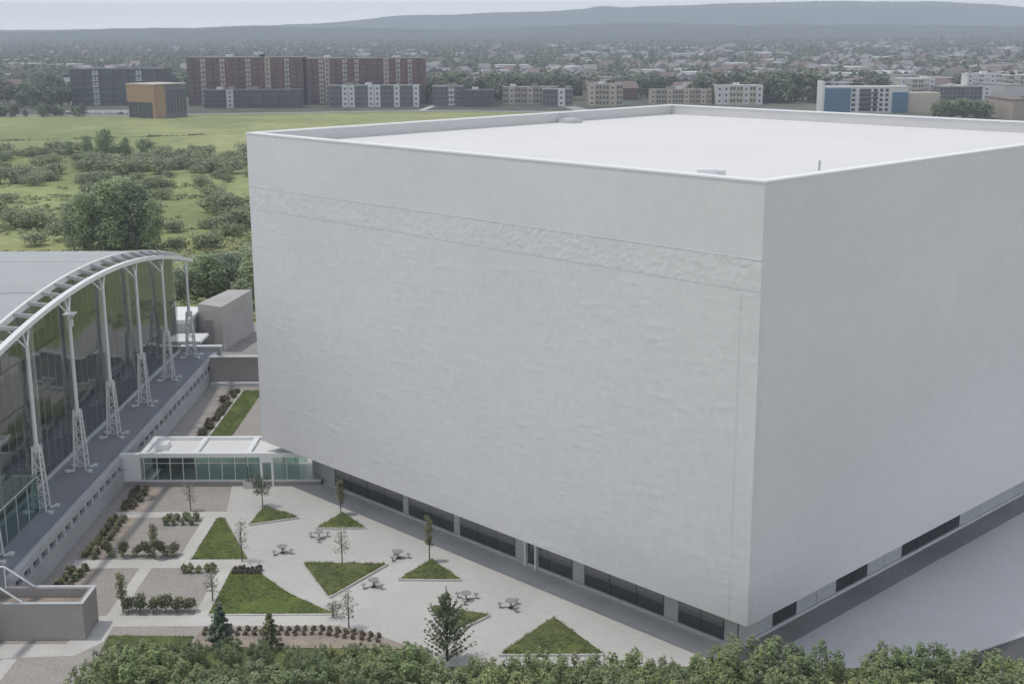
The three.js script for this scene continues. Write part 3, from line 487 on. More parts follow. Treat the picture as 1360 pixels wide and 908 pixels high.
// ---------------------------------------------------------------- garden planting
{
  const specs = [      // x, z, height, kind, label
    [-28.1, -138.4, 4.0, 'vase', 'young dark-leaved tree on the small mound by the link corridor'],
    [-19, -136, 4.4, 'column', 'narrow olive columnar tree on the mound beside the cube overhang'],
    [-8.4, -122.9, 4.9, 'column', 'narrow yellow-green columnar tree at the tip of a kerbed mound'],
    [-17.1, -122.1, 3.9, 'thin', 'thin sparse young tree at the top edge of the hedge-facing mound'],
    [-14.7, -107.7, 3.7, 'thin', 'thin sparse young tree beside the row of dark plants at the plaza edge'],
    [-27.3, -122.9, 4.6, 'thin', 'thin pale young tree at the corner of the wedge lawn'],
    [-36.3, -123.7, 3.9, 'column', 'narrow olive young tree rising from the upper row of round shrubs'],
    [-36.0, -111.4, 3.9, 'column', 'narrow olive young tree at the end of the lower row of round shrubs'],
    [-28.2, -113.6, 3.0, 'thin', 'small sparse young tree beside the path along the largest lawn'],
    [-35.9, -137.2, 3.5, 'thin', 'thin young tree on the gravel in front of the link corridor'],
    [-16.4, -109.9, 1.6, 'thin', 'tiny sapling at the pointed tip of the largest lawn'],
  ];
  for (const [i, [x, z, h, kind, label]] of specs.entries()) {
    let cl, n, tones, size;
    if (kind === 'column') { cl = crownClumps(200 + i, h * 0.24, h, 0.36, 10, 0.38); n = 900; tones = T.olive; size = 0.085; } else if (kind === 'vase') { cl = crownClumps(200 + i, h * 0.32, h, 1.15, 13, 0.46); n = 1000; tones = [[0.09, 0.11, 0.065], [0.11, 0.125, 0.08]]; size = 0.085; } else { cl = crownClumps(200 + i, h * 0.25, h, 0.8, 11, 0.42); n = 420; tones = T.grey; size = 0.075; }
    const o = plant('young_tree', label, 'tree', undefined, cl, n, size, tones, [h * 0.9, 0.07, 8], 300 + i); o.position.set(x, 0, z);
  }
  // round shrubs in rows
  const mkS = (seed, r, h, tones, label, group, n = 260) => { const cl = []; const R = rngOf(seed); for (let k = 0; k < 7; k++) cl.push([(R() - 0.5) * r, h * (0.3 + 0.55 * R()), (R() - 0.5) * r, r * 0.6, h * 0.34, r * 0.6]); return plant('shrub', label, 'shrub', group, cl, n, 0.12, tones, [h * 0.6, 0.04, 4], seed + 1); };
  const row = (pts, r, h, tones, label, group, seed, n) => { let a = null; const R = rngOf(seed); for (const [x, z] of pts) { const s = 0.85 + 0.35 * R(); if (!a) { a = mkS(seed, r, h, tones, label, group, n); a.position.set(x, 0, z); } else dup(a, [x, 0, z], R() * 6, [s, s * (0.9 + 0.2 * R()), s]); } };
  row([-41, -39.7, -38.3, -37.1, -35.6, -34.5].map((x) => [x, -124.3]), 0.62, 1.35, [[0.15, 0.165, 0.075], [0.125, 0.145, 0.07]], 'dark round shrub in the row above the middle garden path', 'upper row of round shrubs', 401, 420);
  row([-35.4, -34.3, -33.1, -32, -30.9, -29.8].map((x) => [x, -111.2]), 0.56, 1.3, [[0.15, 0.165, 0.075], [0.125, 0.145, 0.07]], 'dark round shrub in the row above the lowest garden path', 'lower row of round shrubs', 411, 420);
  row([-37.5, -36.6, -35.6, -34.6].flatMap((x) => [[x, -134.3], [x - 0.15, -133]]), 0.42, 0.75, T.shrub, 'small shrub in the double row below the upper garden path', 'double row of small shrubs', 421);
  row([-32.6, -31.8, -31, -30.1, -29.6].map((x) => [x, -120.2]), 0.4, 0.8, T.olive, 'small olive shrub in the row under the middle path', 'row of small olive shrubs', 431);
  const tuft = (pts, label, group, seed, tones, h = 0.7) => row(pts, 0.19, h, tones, label, group, seed, 130);
  tuft(Array.from({ length: 14 }, (_, i) => [-27.5 + (i % 7) * 0.42, -120.6 + Math.floor(i / 7) * 0.8]), 'dark bedding plant at the head of the largest lawn', 'bedding at the head of the largest lawn', 441, [[0.16, 0.125, 0.105], [0.13, 0.13, 0.09]], 0.42);
  tuft(Array.from({ length: 44 }, (_, i) => { const c = i % 22, r = Math.floor(i / 22), x = -27.4 + c * 0.74; return [x, -107.3 + r * 0.9 + Math.max(0, x + 17) * 0.28]; }), 'small dark plant in the double row along the soil bed by the plaza', 'double row of small dark plants', 451, [[0.19, 0.15, 0.11], [0.18, 0.175, 0.11]], 0.38);
  const R = rngOf(9);
  for (const [z0, z1, l] of [[-144.2, -137.5, 'beside the link corridor'], [-134.6, -124.1, 'beside the gravel square'], [-120.7, -113, 'behind the stair enclosure']]) { const pts = []; for (let z = z0; z < z1; z += 0.8) for (let k = 0; k < 2; k++) pts.push([-43.7 + k * 0.95 + R() * 0.4, z + R() * 0.5]); row(pts, 0.36, 0.7, [...T.olive, [0.13, 0.09, 0.06], [0.12, 0.11, 0.06]], `leafy bed plant under the terrace wall ${l}`, `terrace bed plants ${l}`, 460 + Math.round(-z0), 240); }
  { const pts = []; for (let z = -186; z < -156; z += 1.3) pts.push([-41 + (R() - 0.5), z]); row(pts, 0.6, 0.7, [[0.16, 0.14, 0.08], [0.12, 0.12, 0.06]], 'straw-coloured plant in the bed behind the link corridor', 'bed plants behind the link corridor', 480, 200); }
}
{   // conifers standing before the hedge
  const conifer = (label, p, h, r, seed, tones, n) => { const cl = [], R = rngOf(seed); for (let k = 0; k < 46; k++) { const t = k / 46, y = h * (0.12 + 0.86 * t), d = r * (1 - t) * (0.75 + 0.5 * R()) + 0.1, a = k * 2.4; const L = d * 0.55; cl.push([Math.cos(a) * L, y + 0.1, Math.sin(a) * L, Math.max(0.16, Math.abs(Math.cos(a)) * d * 0.55 + 0.1), 0.17, Math.max(0.16, Math.abs(Math.sin(a)) * d * 0.55 + 0.1)]); } const o = plant('conifer', label, 'tree', undefined, cl, n, 0.16, tones, [h * 0.98, 0.14, 20], seed + 1, undefined, 0.9); o.position.set(...p); };
  {   // open conifer whose branches sweep upward
    const o = thing('conifer', 'spiky grey-green conifer standing in front of the small grassy mound', 'tree', [-5.6, -0.1, -101.4]), R = rngOf(501), h = 7.4, wood = [bar([0, -0.2, 0], [0, h * 0.94, 0], 0.13, 7, 0.03)], cl = [];
    for (let k = 0; k < 110; k++) {
      const t = Math.pow(k / 110, 0.9), y = h * (0.02 + 0.92 * t), L = (0.45 + 2.6 * Math.sin(Math.PI * Math.min(1, 0.35 + 0.66 * t)) * (1 - 0.35 * t)) * (0.7 + 0.5 * R()), a = k * 2.4 + R(), up = 0.45 + 0.5 * t + 0.3 * R(), dx = Math.cos(a) * Math.cos(up), dz = Math.sin(a) * Math.cos(up), dy = Math.sin(up);
      wood.push(bar([0, y * 0.86, 0], [dx * L, y * 0.86 + dy * L, dz * L], 0.03, 4, 0.012));
      for (let j = 2; j <= 6; j++) { const q = j / 6 * L, r = 0.2 - 0.018 * j; cl.push([dx * q, y * 0.86 + dy * q, dz * q, r, r * 0.9, r]); }
    }
    part(o, 'trunk', merge(wood), M.bark); part(o, 'crown', leaves(502, cl, 12000, 0.085, [[0.24, 0.28, 0.16], [0.27, 0.30, 0.18], [0.20, 0.25, 0.14]], 0.95), leafMat('v'));
  }
  conifer('dark green conifer at the end of the lowest garden path', [-25.2, -0.1, -103.5], 4.6, 1.3, 511, [[0.13, 0.18, 0.115], [0.15, 0.195, 0.125]], 1800);
  conifer('small light green conifer beside the soil bed', [-21, -0.1, -103.8], 3.4, 0.9, 521, T.olive, 900);
}
// ---------------------------------------------------------------- hedge trees below the plaza
{
  const R = rngOf(77), protos = [];
  for (let k = 0; k < 5; k++) {
    const h = 9, cl = crownClumps(600 + k * 7, 2.2, h, 2.5, 26, 0.9), q = rngOf(620 + k); for (let j = 0; j < 26; j++) { const a = j * 2.4 + q(), d = 2.3 * Math.sqrt(q()), y = h - 0.1 * d * d - 0.5 + 1.1 * q(); cl.push([Math.cos(a) * d, y, Math.sin(a) * d, 0.22 + 0.2 * q(), 0.45 + 0.35 * q(), 0.22 + 0.2 * q()]); }
    const kind = [['grey-green', T.dull], ['fresh green', T.fresh], ['yellow-green', [[0.27, 0.30, 0.12], [0.24, 0.285, 0.11], [0.29, 0.31, 0.14]]], ['mixed green', [...T.dull, ...T.fresh]], ['deep green', [[0.15, 0.20, 0.09], [0.17, 0.22, 0.10]]]][k];
    protos.push(plant('hedge_tree', `${kind[0]} leafy hedge tree in the belt below the plaza`, 'tree', `${kind[0]} hedge trees below the plaza`, cl, 7600, 0.115, kind[1], [h * 0.8, 0.18, 9], 650 + k));
  }
  let i = 0;
  const put = (x, z, h) => { const s = h / 9, w = s * (0.9 + 0.45 * R()); if (i < 5) { protos[i].position.set(x, -0.2, z); protos[i].scale.set(w, s, w); protos[i].rotation.y = R() * 6; } else dup(protos[Math.floor(R() * 5)], [x, -0.2, z], R() * 6.28, [w, s, w]); i++; };
  const top = [[-34, 7.2], [-31, 8.2], [-26, 8.6], [-22, 8.5], [-15, 8.7], [-10, 8.5], [-6.6, 9.0], [0, 8.6], [4, 8.8], [9.5, 8.3], [13, 8.3], [16, 9.2], [18.5, 9.4], [21, 8.4], [24, 8.8], [28, 9.3], [32.5, 9.0], [36, 8.3], [42, 8]];
  const ht = (x) => { let k = 0; while (k < top.length - 2 && x > top[k + 1][0]) k++; const t = Math.min(1, Math.max(0, (x - top[k][0]) / (top[k + 1][0] - top[k][0]))); return top[k][1] + (top[k + 1][1] - top[k][1]) * t; };
  for (let x = -29.6; x < 41; x += 2.75 + R() * 0.9) put(x, -84.6 + (R() - 0.5) * 1.6, ht(x) - 0.35 + (R() - 0.5) * 2.0);
  for (let x = -27.5; x < 41; x += 3.4 + R() * 0.8) put(x, -80.6 + (R() - 0.5) * 1.4, ht(x) - 0.2 + (R() - 0.5) * 1.0);
  for (let x = -31.5; x < 40; x += 3.8 + R() * 0.8) put(x, -88.5 + (R() - 0.5) * 1.2, ht(x) * 0.7 + (R() - 0.5) * 0.8);
  for (let x = -31; x < -7; x += 2.6 + R() * 0.8) put(x, -93.5 + (R() - 0.5) * 1.6, 5.1 + (R() - 0.5) * 0.9);
  for (let x = -33; x < -9; x += 2.2 + R() * 0.7) put(x, -98.5 + (R() - 0.5) * 1.6, 2.9 + (R() - 0.5) * 0.7);
}
struct('hedge_ground', slab([[-60, -96], [-45, -96], [-34, -96], [-34, -104], [-27, -104], [-15, -107], [-6, -100.4], [34, -99.9], [36, -84], [60, -79], [60, -40], [-60, -40]], -0.05, 0.3), M.mound);

// ---------------------------------------------------------------- meadow shrubs and trees
{
  const R = rngOf(123), protos = [];
  for (let k = 0; k < 5; k++) {
    const cl = [], q = rngOf(700 + k); for (let j = 0; j < 9; j++) { const a = j * 2.4; cl.push([Math.cos(a) * 1.7 * Math.sqrt(j / 9), 1.1 + q() * 0.9, Math.sin(a) * 1.7 * Math.sqrt(j / 9), 1.2, 1.0, 1.2]); }
    protos.push(plant('meadow_shrub', 'rounded grey-green shrub growing in the meadow', 'shrub', 'shrubs scattered in the meadow', cl, 900, 0.19, k % 2 ? T.shrub : T.dull, [1.4, 0.1, 5], 720 + k));
  }
  let i = 0; const zones = { thicket: ['in the dense thicket below the far field', 'shrubs of the dense thicket'], drift: ['in the loose drifts around the willow clump', 'shrubs in loose drifts'], cube: ['in the large clump between the willows and the cube', 'shrubs between the willows and the cube'], willow: ['beside the willow clump behind the hall roof', 'shrubs beside the willows'] };
  const put = (x, z, s, zone) => { const lab = (o, k) => { o.userData.label = `${k % 2 ? 'pale' : 'darker'} grey-green rounded shrub ${zones[zone][0]}`; o.userData.group = `${k % 2 ? 'pale' : 'darker'} ${zones[zone][1]}`; }; if (i < 5) { protos[i].position.set(x, -0.15, z); protos[i].scale.setScalar(s); lab(protos[i], i); } else { const c = dup(protos[i % 5], [x, -0.15, z], R() * 6.28, [s * (0.9 + 0.5 * R()), s * (0.75 + 0.4 * R()), s * (0.9 + 0.5 * R())]); lab(c, i % 5); } i++; };
  // dense thicket band, then looser drifts in front of it
  for (let n = 0; n < 130; n++) { const z = -(450 + 135 * Math.pow(R(), 0.8)), x = z * (0.19 + 0.21 * R()); if (fbm(x / 40, z / 40, 2, 15) < 0.4 && R() < 0.6) continue; put(x, z, 1.0 + 1.2 * R(), 'thicket'); }
  for (let n = 0; n < 90; n++) { const z = -(318 + 150 * R()), x = z * (0.215 + 0.2 * R()); if (fbm(x / 26, z / 26, 2, 19) < 0.52) continue; put(x, z, 0.8 + 0.9 * R(), 'drift'); }
  for (const [x, z, s] of [[-80, -372, 2.6], [-84, -378, 2.2], [-76, -362, 2], [-72, -352, 1.9], [-77, -350, 1.5], [-82, -352, 1.2], [-70, -366, 1.8], [-88, -384, 1.7], [-128, -352, 1.6], [-133, -355, 2], [-122, -350, 1.5], [-138, -360, 1.6], [-73, -380, 2.2], [-68, -356, 1.6]]) put(x, z, s, x > -95 ? 'cube' : 'willow');
}
{
  const tall = (seed, h, r, n, tones, label, group, name = 'meadow_tree', cn = 26, size = 0.3) => plant(name, label, 'tree', group, crownClumps(seed, h * 0.0, h, r, cn, r * 0.5), n, size, tones, [h * 0.85, 0.22, 8], seed + 3);
  const A = [tall(801, 16, 3.6, 3600, [[0.34, 0.40, 0.24], [0.31, 0.375, 0.215], [0.36, 0.41, 0.26]], 'tall soft green willow in the clump rising behind the glass hall', 'clump of willows'), tall(811, 16, 3.2, 3400, [[0.26, 0.34, 0.16], [0.28, 0.355, 0.175], [0.24, 0.32, 0.15]], 'tall soft green willow in the clump rising behind the glass hall', 'clump of willows'), tall(821, 16, 3.4, 2600, [[0.18, 0.24, 0.15], [0.20, 0.25, 0.16]], 'tall soft green willow in the clump rising behind the glass hall', 'clump of willows')];
  const spots = [[-107, -316, 12.5], [-103.5, -313, 15], [-100, -317, 17], [-97, -314, 18], [-94, -318, 17.5], [-91.5, -315, 18], [-89.2, -317, 16.5], [-87, -314, 13], [-104, -320, 14], [-96, -322, 18]];
  spots.forEach(([x, z, h], i) => { const s = h / 16, k = i === 5 || i === 6 ? 2 : i % 2; if (i === 0) { A[0].position.set(x, -0.2, z); A[0].scale.set(s, s, s); } else if (i === 1) { A[1].position.set(x, -0.2, z); A[1].scale.set(s, s, s); } else if (i === 5) { A[2].position.set(x, -0.2, z); A[2].scale.set(s, s, s); } else dup(A[k], [x, -0.2, z], i * 1.3, [s * 1.05, s, s * 1.05]); });
  for (const [x, z, h] of [[-177, -548, 10.5], [-172, -552, 12], [-168, -546, 13.5], [-163, -556, 9], [-157, -560, 8], [-188, -560, 7]]) dup(A[1], [x, -0.2, z], x, [h / 13, h / 16, h / 13], 'soft green tree rising out of the far thicket in the meadow', 'trees in the far thicket');
  for (const [i, [x, z, h]] of [[-64, -262, 8], [-60.5, -256, 9.5], [-57, -262, 9], [-54, -268, 8.5], [-51, -258, 10], [-62, -272, 7.5], [-56, -276, 8], [-48, -250, 11], [-66, -255, 6.5], [-52, -246, 6]].entries()) dup(A[i % 3], [x, -0.2, z], i, [h / 9, h / 16, h / 9], 'bushy tree beside the track between the hall and the cube', 'bushy trees beside the track');
}
{   // reeds growing along the ditch that crosses the field
  const R = rngOf(37), line = [[-330, -640], [-250, -645], [-195, -662], [-140, -684], [-30, -709]], g = leaves(6, [[0, 0.6, 0, 0.9, 0.7, 0.9]], 26, 0.4, [[0.25, 0.29, 0.14], [0.22, 0.26, 0.125]], 0.8), n = 300, im = new THREE.InstancedMesh(g, leafMat('v'), n), m = new THREE.Matrix4(), q = new THREE.Quaternion(), Y = new THREE.Vector3(0, 1, 0);
  for (let i = 0; i < n; i++) { const t = (i + R()) / n * 4, k = Math.min(3, Math.floor(t)), f = t - k, a = line[k], b = line[k + 1], s = (0.3 + 0.8 * R()) * Math.max(0.25, 2.4 * fbm(i / 14, 0.3, 2, 8) - 0.55); m.compose(new THREE.Vector3(a[0] + (b[0] - a[0]) * f, -0.1, a[1] + (b[1] - a[1]) * f + 2 * (R() - 0.5)), q.setFromAxisAngle(Y, R() * 6.28), new THREE.Vector3(s, s * 0.8, s)); im.setMatrixAt(i, m); }
  im.name = 'reeds'; tag(im, 'line of dark reeds along the ditch across the field', 'reeds', null, 'stuff'); shadows(im); scene.add(im);
}
{   // tall grass tufts over the meadow
  const R = rngOf(31), g = leaves(5, [[0, 0.2, 0, 0.7, 0.45, 0.7]], 14, 0.4, [[0.26, 0.30, 0.13], [0.23, 0.27, 0.11], [0.29, 0.31, 0.15]], 0.9), n = 2600, im = new THREE.InstancedMesh(g, leafMat('v'), n), m = new THREE.Matrix4(), q = new THREE.Quaternion(), Y = new THREE.Vector3(0, 1, 0);
  for (let i = 0; i < n; i++) { let x, z; do { z = -(235 + 230 * R()); x = z * (0.12 + 0.3 * R()); } while (fbm(x / 30, z / 14, 3, 23) < 0.48); const s = 0.6 + 1.1 * R(); m.compose(new THREE.Vector3(x, -0.1, z), q.setFromAxisAngle(Y, R() * 6.28), new THREE.Vector3(s * 1.4, s * (0.5 + 0.6 * R()), s)); im.setMatrixAt(i, m); }
  im.name = 'tall_grass'; tag(im, 'tufts of tall grass across the meadow', 'grass', null, 'stuff'); shadows(im); scene.add(im);
}

const lots = [];      // [x, z, clear radius] of every far house
// ---------------------------------------------------------------- far buildings
const F = {
  brick: grainy([0.15, 0.088, 0.085], { tile: 20, patch: 0.2, grain: 0.15, seed: 90, bump: 0 }), redPanel: flat(0.18, 0.065, 0.07, 0.7), greyBrick: flat(0.14, 0.135, 0.145, 0.8), charcoal: flat(0.09, 0.091, 0.096, 0.8), pale: flat(0.5, 0.5, 0.5, 0.8), white: flat(0.6, 0.6, 0.6, 0.7), cream: flat(0.5, 0.45, 0.38, 0.85), orange: flat(0.33, 0.215, 0.125, 0.8), blue: flat(0.075, 0.16, 0.26, 0.6), beige: flat(0.38, 0.33, 0.28, 0.85), redRoof: flat(0.19, 0.145, 0.135, 0.9), greyRoof: flat(0.26, 0.25, 0.25, 0.9), darkRoof: flat(0.12, 0.12, 0.125, 0.9), glass: new THREE.MeshStandardMaterial({ color: new THREE.Color().setRGB(0.06, 0.07, 0.08), roughness: 0.15 }), paleGlass: flat(0.42, 0.45, 0.46, 0.3),
};
// slab block of flats: projecting brick bays, window stacks, balcony columns, roof with huts
function flats(name, label, category, x0, x1, z, h, depth, floors, bays, mats, turn = 0, group) {
  const w = x1 - x0, o = thing(name, label, category, [(x0 + x1) / 2, 0, z], turn, group), bw = w / bays.length, fh = h / floors;
  part(o, 'wall', bx(-w / 2, w / 2, -0.5, h, -depth, 0), mats.wall);
  part(o, 'roof', bx(-w / 2 - 0.3, w / 2 + 0.3, h + 0.002, h + 0.6, -depth - 0.3, 0.3), mats.roof);
  bays.forEach((k, i) => {
    const a = -w / 2 + i * bw, b = a + bw, win = [], pr = k === 'b' || k === 'r' ? 1.1 : 0.002;
    if (k === 'b' || k === 'r') part(o, 'bay', bx(a + 0.1, b - 0.1, -0.5, h - 0.6, 0.002, 1.1), k === 'r' ? mats.accent : mats.wall);
    if (k === 'l') part(o, 'stair_panel', bx(a + 0.2, b - 0.2, -0.4, h + 0.9, 0.002, 0.5), mats.light);
    for (let f = 0; f < floors; f++) { const y = f * fh + fh * 0.32; if (k === 'l') win.push(bx(a + bw * 0.35, b - bw * 0.35, y, y + fh * 0.4, 0.501, 0.56)); else { win.push(bx(a + bw * 0.14, a + bw * 0.42, y, y + fh * 0.52, pr + 0.001, pr + 0.06)); win.push(bx(a + bw * 0.58, a + bw * 0.86, y, y + fh * 0.52, pr + 0.001, pr + 0.06)); } }
    part(o, 'window_stack', win, k === 'w' ? F.paleGlass : F.glass).userData = { kind: 'stuff' };
    if (k === 'w') part(o, 'balcony_stack', Array.from({ length: floors }, (_, f) => bx(a + 0.4, b - 0.4, f * fh - 0.1 + 0.3, f * fh + 1.1, 0.07, 1.5)), mats.light);
  });
  const R = rngOf(Math.round(x0 * 7 + z)); for (let k = 0; k < Math.max(1, Math.round(w / 26)); k++) { const x = -w / 2 + w * (0.12 + 0.76 * R()); part(o, 'roof_hut', bx(x - 2, x + 2.4, h + 0.602, h + 2.2, -depth * 0.7, -depth * 0.3), R() < 0.5 ? F.white : F.greyRoof); }
  return o;
}
const brickSet = { wall: F.brick, roof: F.greyRoof, accent: F.redPanel, light: F.beige }, darkSet = { wall: F.charcoal, roof: F.darkRoof, accent: F.greyBrick, light: F.pale }, greySet = { wall: F.greyBrick, roof: F.greyRoof, accent: F.charcoal, light: F.white }, creamSet = { wall: F.cream, roof: F.white, accent: F.beige, light: F.white }, beigeSet = { wall: F.beige, roof: F.greyRoof, accent: F.greyBrick, light: F.cream };
flats('apartment_slab', 'long red brick apartment slab next to the orange-fronted building', 'building', -232, -149, -955, 33, 18, 10, [...'bgwbgwrbgwbrlgrwbg'], brickSet);
flats('apartment_slab', 'long red brick apartment slab with bright red bays above low charcoal flats', 'building', -147, -62, -958, 32, 18, 10, [...'bgwlbgwrwbgbglrwrwrg'], brickSet);
flats('low_flats', 'low charcoal flats in front of the first red brick slab', 'building', -213, -146, -920, 11.5, 12, 4, [...'gbglgbgbgbgbg'], darkSet);
flats('low_flats', 'low grey flats with white panels in front of the second red brick slab', 'building', -127, -64, -926, 14, 12, 4, [...'bgllgbllgblgbl'], greySet);
flats('dark_block', 'dark charcoal office block behind the orange-fronted building', 'building', -318, -250, -960, 25, 24, 6, [...'gbgwgbgbgwgbg'], darkSet);
{
  const o = thing('orange_building', 'box-like building with orange front, grey side and pale flat roof at the field edge', 'building', [-216, 0, -806], -0.62);
  part(o, 'wall', bx(-26, 0, -0.5, 19.5, -24, 0), F.greyBrick); part(o, 'orange_front', bx(-26.2, 0.001, 9.5, 20, 0.002, 0.6), F.orange); part(o, 'orange_pier', bx(-2.5, 0.001, -0.5, 9.49, 0.002, 0.6), F.orange);
  part(o, 'roof', bx(-26.5, 0.4, 20.01, 20.6, -24.4, 0.8), F.cream); part(o, 'side_panel', bx(0.002, 0.3, -0.5, 19.6, -7, 0), F.orange);
  for (let k = 0; k < 6; k++) part(o, 'window', bx(-25 + k * 3.7, -22 + k * 3.7, 0, 9, 0.01, 0.2), F.glass); for (let k = 0; k < 6; k++) part(o, 'window', bx(0.002, 0.2, 3, 17, -23 + k * 2.5, -21.6 + k * 2.5), F.glass);
}
flats('villa_block', 'grey townhouse block beyond the cube roof beside the brick slab', 'building', -55, -34, -932, 13, 14, 4, [...'gbwg'], greySet); flats('villa_block', 'dark townhouse block with pale roof beyond the cube roof', 'building', -33, -12, -926, 10.5, 14, 3, [...'bgbg'], darkSet);
flats('villa_block', 'wide low townhouse block with white window panels beyond the cube roof', 'building', -6, 33, -948, 11.5, 14, 3, [...'glgblgblg'], beigeSet); flats('villa_block', 'narrow dark grey townhouse block standing just behind the cube roof', 'building', 22, 43, -925, 11, 12, 3, [...'gblg'], greySet); flats('villa_block', 'tall pale grey townhouse block beside the sandy road', 'building', 54, 78, -925, 14, 14, 4, [...'lgblg'], beigeSet);
flats('row_houses', 'long beige row of houses behind the back corner of the cube', 'building', 99, 143, -944, 9.5, 11, 3, [...'lbglbglbglb'], beigeSet); flats('row_houses', 'cream and white terraced houses stepping up beside the tree belt', 'building', 145, 178, -938, 12.5, 11, 3, [...'llgblgl'], creamSet);
{
  const o = thing('blue_block', 'white apartment block with bright blue panels and dark balconies behind the cube roof', 'building', [224, 0, -838]);
  part(o, 'wall', bx(-27, 27, -0.5, 15.5, -14, 0), F.white); part(o, 'fin_wall', bx(-27.6, -26.2, -0.5, 19.5, -14, 1.4), F.white); part(o, 'roof', bx(-26.1, 27.3, 15.502, 16.1, -14.3, 0.3), F.white);
  part(o, 'blue_panel', bx(-26, -9.5, -0.4, 15, 0.002, 0.6), F.blue); part(o, 'blue_panel', bx(17, 27, -0.4, 12.5, 0.002, 0.6), F.blue);
  for (let f = 0; f < 5; f++) for (const [a, b] of [[-8.6, -6.4], [-4, 3.5], [5, 7.5], [9, 11], [12.5, 14.5]]) part(o, 'window', bx(a, b, f * 3 + 0.8, f * 3 + 2.7, 0.002, 0.08), F.glass);
  for (let f = 1; f < 5; f++) part(o, 'balcony', bx(-3.6, 8, f * 3 - 0.2, f * 3 + 0.7, 0.09, 1.6), F.darkRoof);
  part(o, 'annex', bx(27.31, 48, -0.5, 12, -16, -2), F.cream);
}
flats('balcony_block', 'pale apartment block with balconies behind the blue-panelled block', 'building', 296, 322, -1010, 14, 14, 4, [...'lwgbwl'], creamSet); flats('balcony_block', 'white stepped apartment block with glass balconies near the right hills', 'building', 352, 378, -1026, 17, 14, 5, [...'lwgwlb'], { ...creamSet, wall: F.white }); flats('balcony_block', 'pale wide apartment block behind the stepped white one', 'building', 372, 412, -1050, 15, 14, 4, [...'wglwbwgl'], creamSet);
flats('balcony_block', 'low grey flat-roofed building next to the blue-panelled block', 'building', 318, 356, -985, 9, 16, 3, [...'gbgbgl'], greySet);
{
  const gable = (w, h, d, rh) => { const s = new THREE.Shape([new THREE.Vector2(-w / 2 - 0.5, 0), new THREE.Vector2(w / 2 + 0.5, 0), new THREE.Vector2(0, rh)]), g = new THREE.ExtrudeGeometry(s, { depth: d + 1, bevelEnabled: false }); g.translate(0, h, -d / 2 - 0.5); return mUV(g); };
  const house = (label, wall, roof, w, h, d, rh) => { const o = thing('house', label, 'house', [0, 0, 0], 0, 'houses of the far town'); part(o, 'wall', bx(-w / 2, w / 2, -0.5, h, -d / 2, d / 2), wall); part(o, 'roof', rh ? gable(w, h + 0.01, d, rh) : bx(-w / 2 - 0.2, w / 2 + 0.2, h + 0.01, h + 0.5, -d / 2 - 0.2, d / 2 + 0.2), roof); part(o, 'window_row', [0, 1].flatMap((f) => [-0.3, 0, 0.3].map((u) => bx(u * w - 0.8, u * w + 0.8, 1 + f * 3, 2.5 + f * 3, d / 2 + 0.002, d / 2 + 0.08))), F.glass); return o; };
  const P = [house('white house with grey gable roof in the far town', F.white, F.greyRoof, 11, 6, 10, 3.5), house('beige house with red-brown gable roof in the far town', F.beige, F.redRoof, 12, 6, 11, 3.8), house('cream house with dark gable roof in the far town', F.cream, F.darkRoof, 10, 6.5, 12, 3.4), house('wide white flat-roofed building in the far town', F.white, F.white, 26, 7, 16, 0), house('brick house with brown roof in the far town', F.brick, F.redRoof, 13, 6, 11, 3.6), house('long grey flat-roofed building in the far town', F.pale, F.greyRoof, 34, 8, 18, 0)];
  const used = [], R = rngOf(2024);
  const put = (k, x, z, a, s) => { lots.push([x, z, 16 * s]); if (!used[k]) { used[k] = 1; P[k].position.set(x, 0, z); P[k].rotation.y = a; P[k].scale.setScalar(s); } else dup(P[k], [x, 0, z], a, [s, s, s]); };
  for (let n = 0; n < 6; n++) put(n, 70 + n * 42, -1120 - n * 40, R() * 0.6, 1);
  let c = 0; while (c < 285) { const z = -(1010 + 3600 * Math.pow(R(), 1.7)), u = -0.4 + 0.82 * R(), x = -z * u; const dens = u > 0.12 ? 1 : u > -0.1 ? 0.55 : 0.28; if (R() > dens) continue; if (z > -1080 && u < -0.05) continue; const k = [0, 1, 2, 3, 4, 1, 1, 5, 0, 4][Math.floor(R() * 10)]; put(k, x, z, Math.round(R() * 4) * 0.785 + 0.2, 0.9 + 0.5 * R() + Math.max(0, (-z - 2000) / 5000)); c++; }
  // more houses, too far to tell apart
  for (const [gi, mat, nm] of [[gable(11, 6, 10, 3.6), F.greyRoof, 'grey'], [gable(12, 6, 11, 3.8), F.redRoof, 'red'], [bx(-14, 14, 5.5, 8, -9, 9), F.white, 'white']]) {
    const n = { white: 110, grey: 300, red: 170 }[nm], pl = [], Y = new THREE.Vector3(0, 1, 0), q = new THREE.Quaternion(); while (pl.length < n) { const z = -(1300 + 2600 * Math.pow(R(), 1.3)), u = -0.4 + 0.82 * R(), x = -z * u; if (R() > (u > 0.1 ? 1 : u > -0.12 ? 0.6 : 0.3)) continue; const s = 0.9 + 0.5 * R() + (-z - 1300) / 5000; lots.push([x, z, 13 * s]); pl.push(new THREE.Matrix4().compose(new THREE.Vector3(x, -0.3, z), q.setFromAxisAngle(Y, Math.round(R() * 4) * 0.785 + 0.2).clone(), new THREE.Vector3(s, s, s))); }
    const a = new THREE.InstancedMesh(gi, mat, n), b = new THREE.InstancedMesh(bx(-5.4, 5.4, 0, 6, -5, 5), nm === 'white' ? F.pale : F.cream, n); pl.forEach((m, i) => { a.setMatrixAt(i, m); b.setMatrixAt(i, m); });
    a.name = `distant_${nm}_roofs`; tag(a, `${nm} roofs of houses in the farthest part of town`, 'roofs', null, 'stuff'); b.name = `distant_walls_under_${nm}_roofs`; tag(b, `pale house walls under the ${nm} roofs of the farthest town`, 'houses', null, 'stuff'); scene.add(shadows(a), shadows(b));
  }
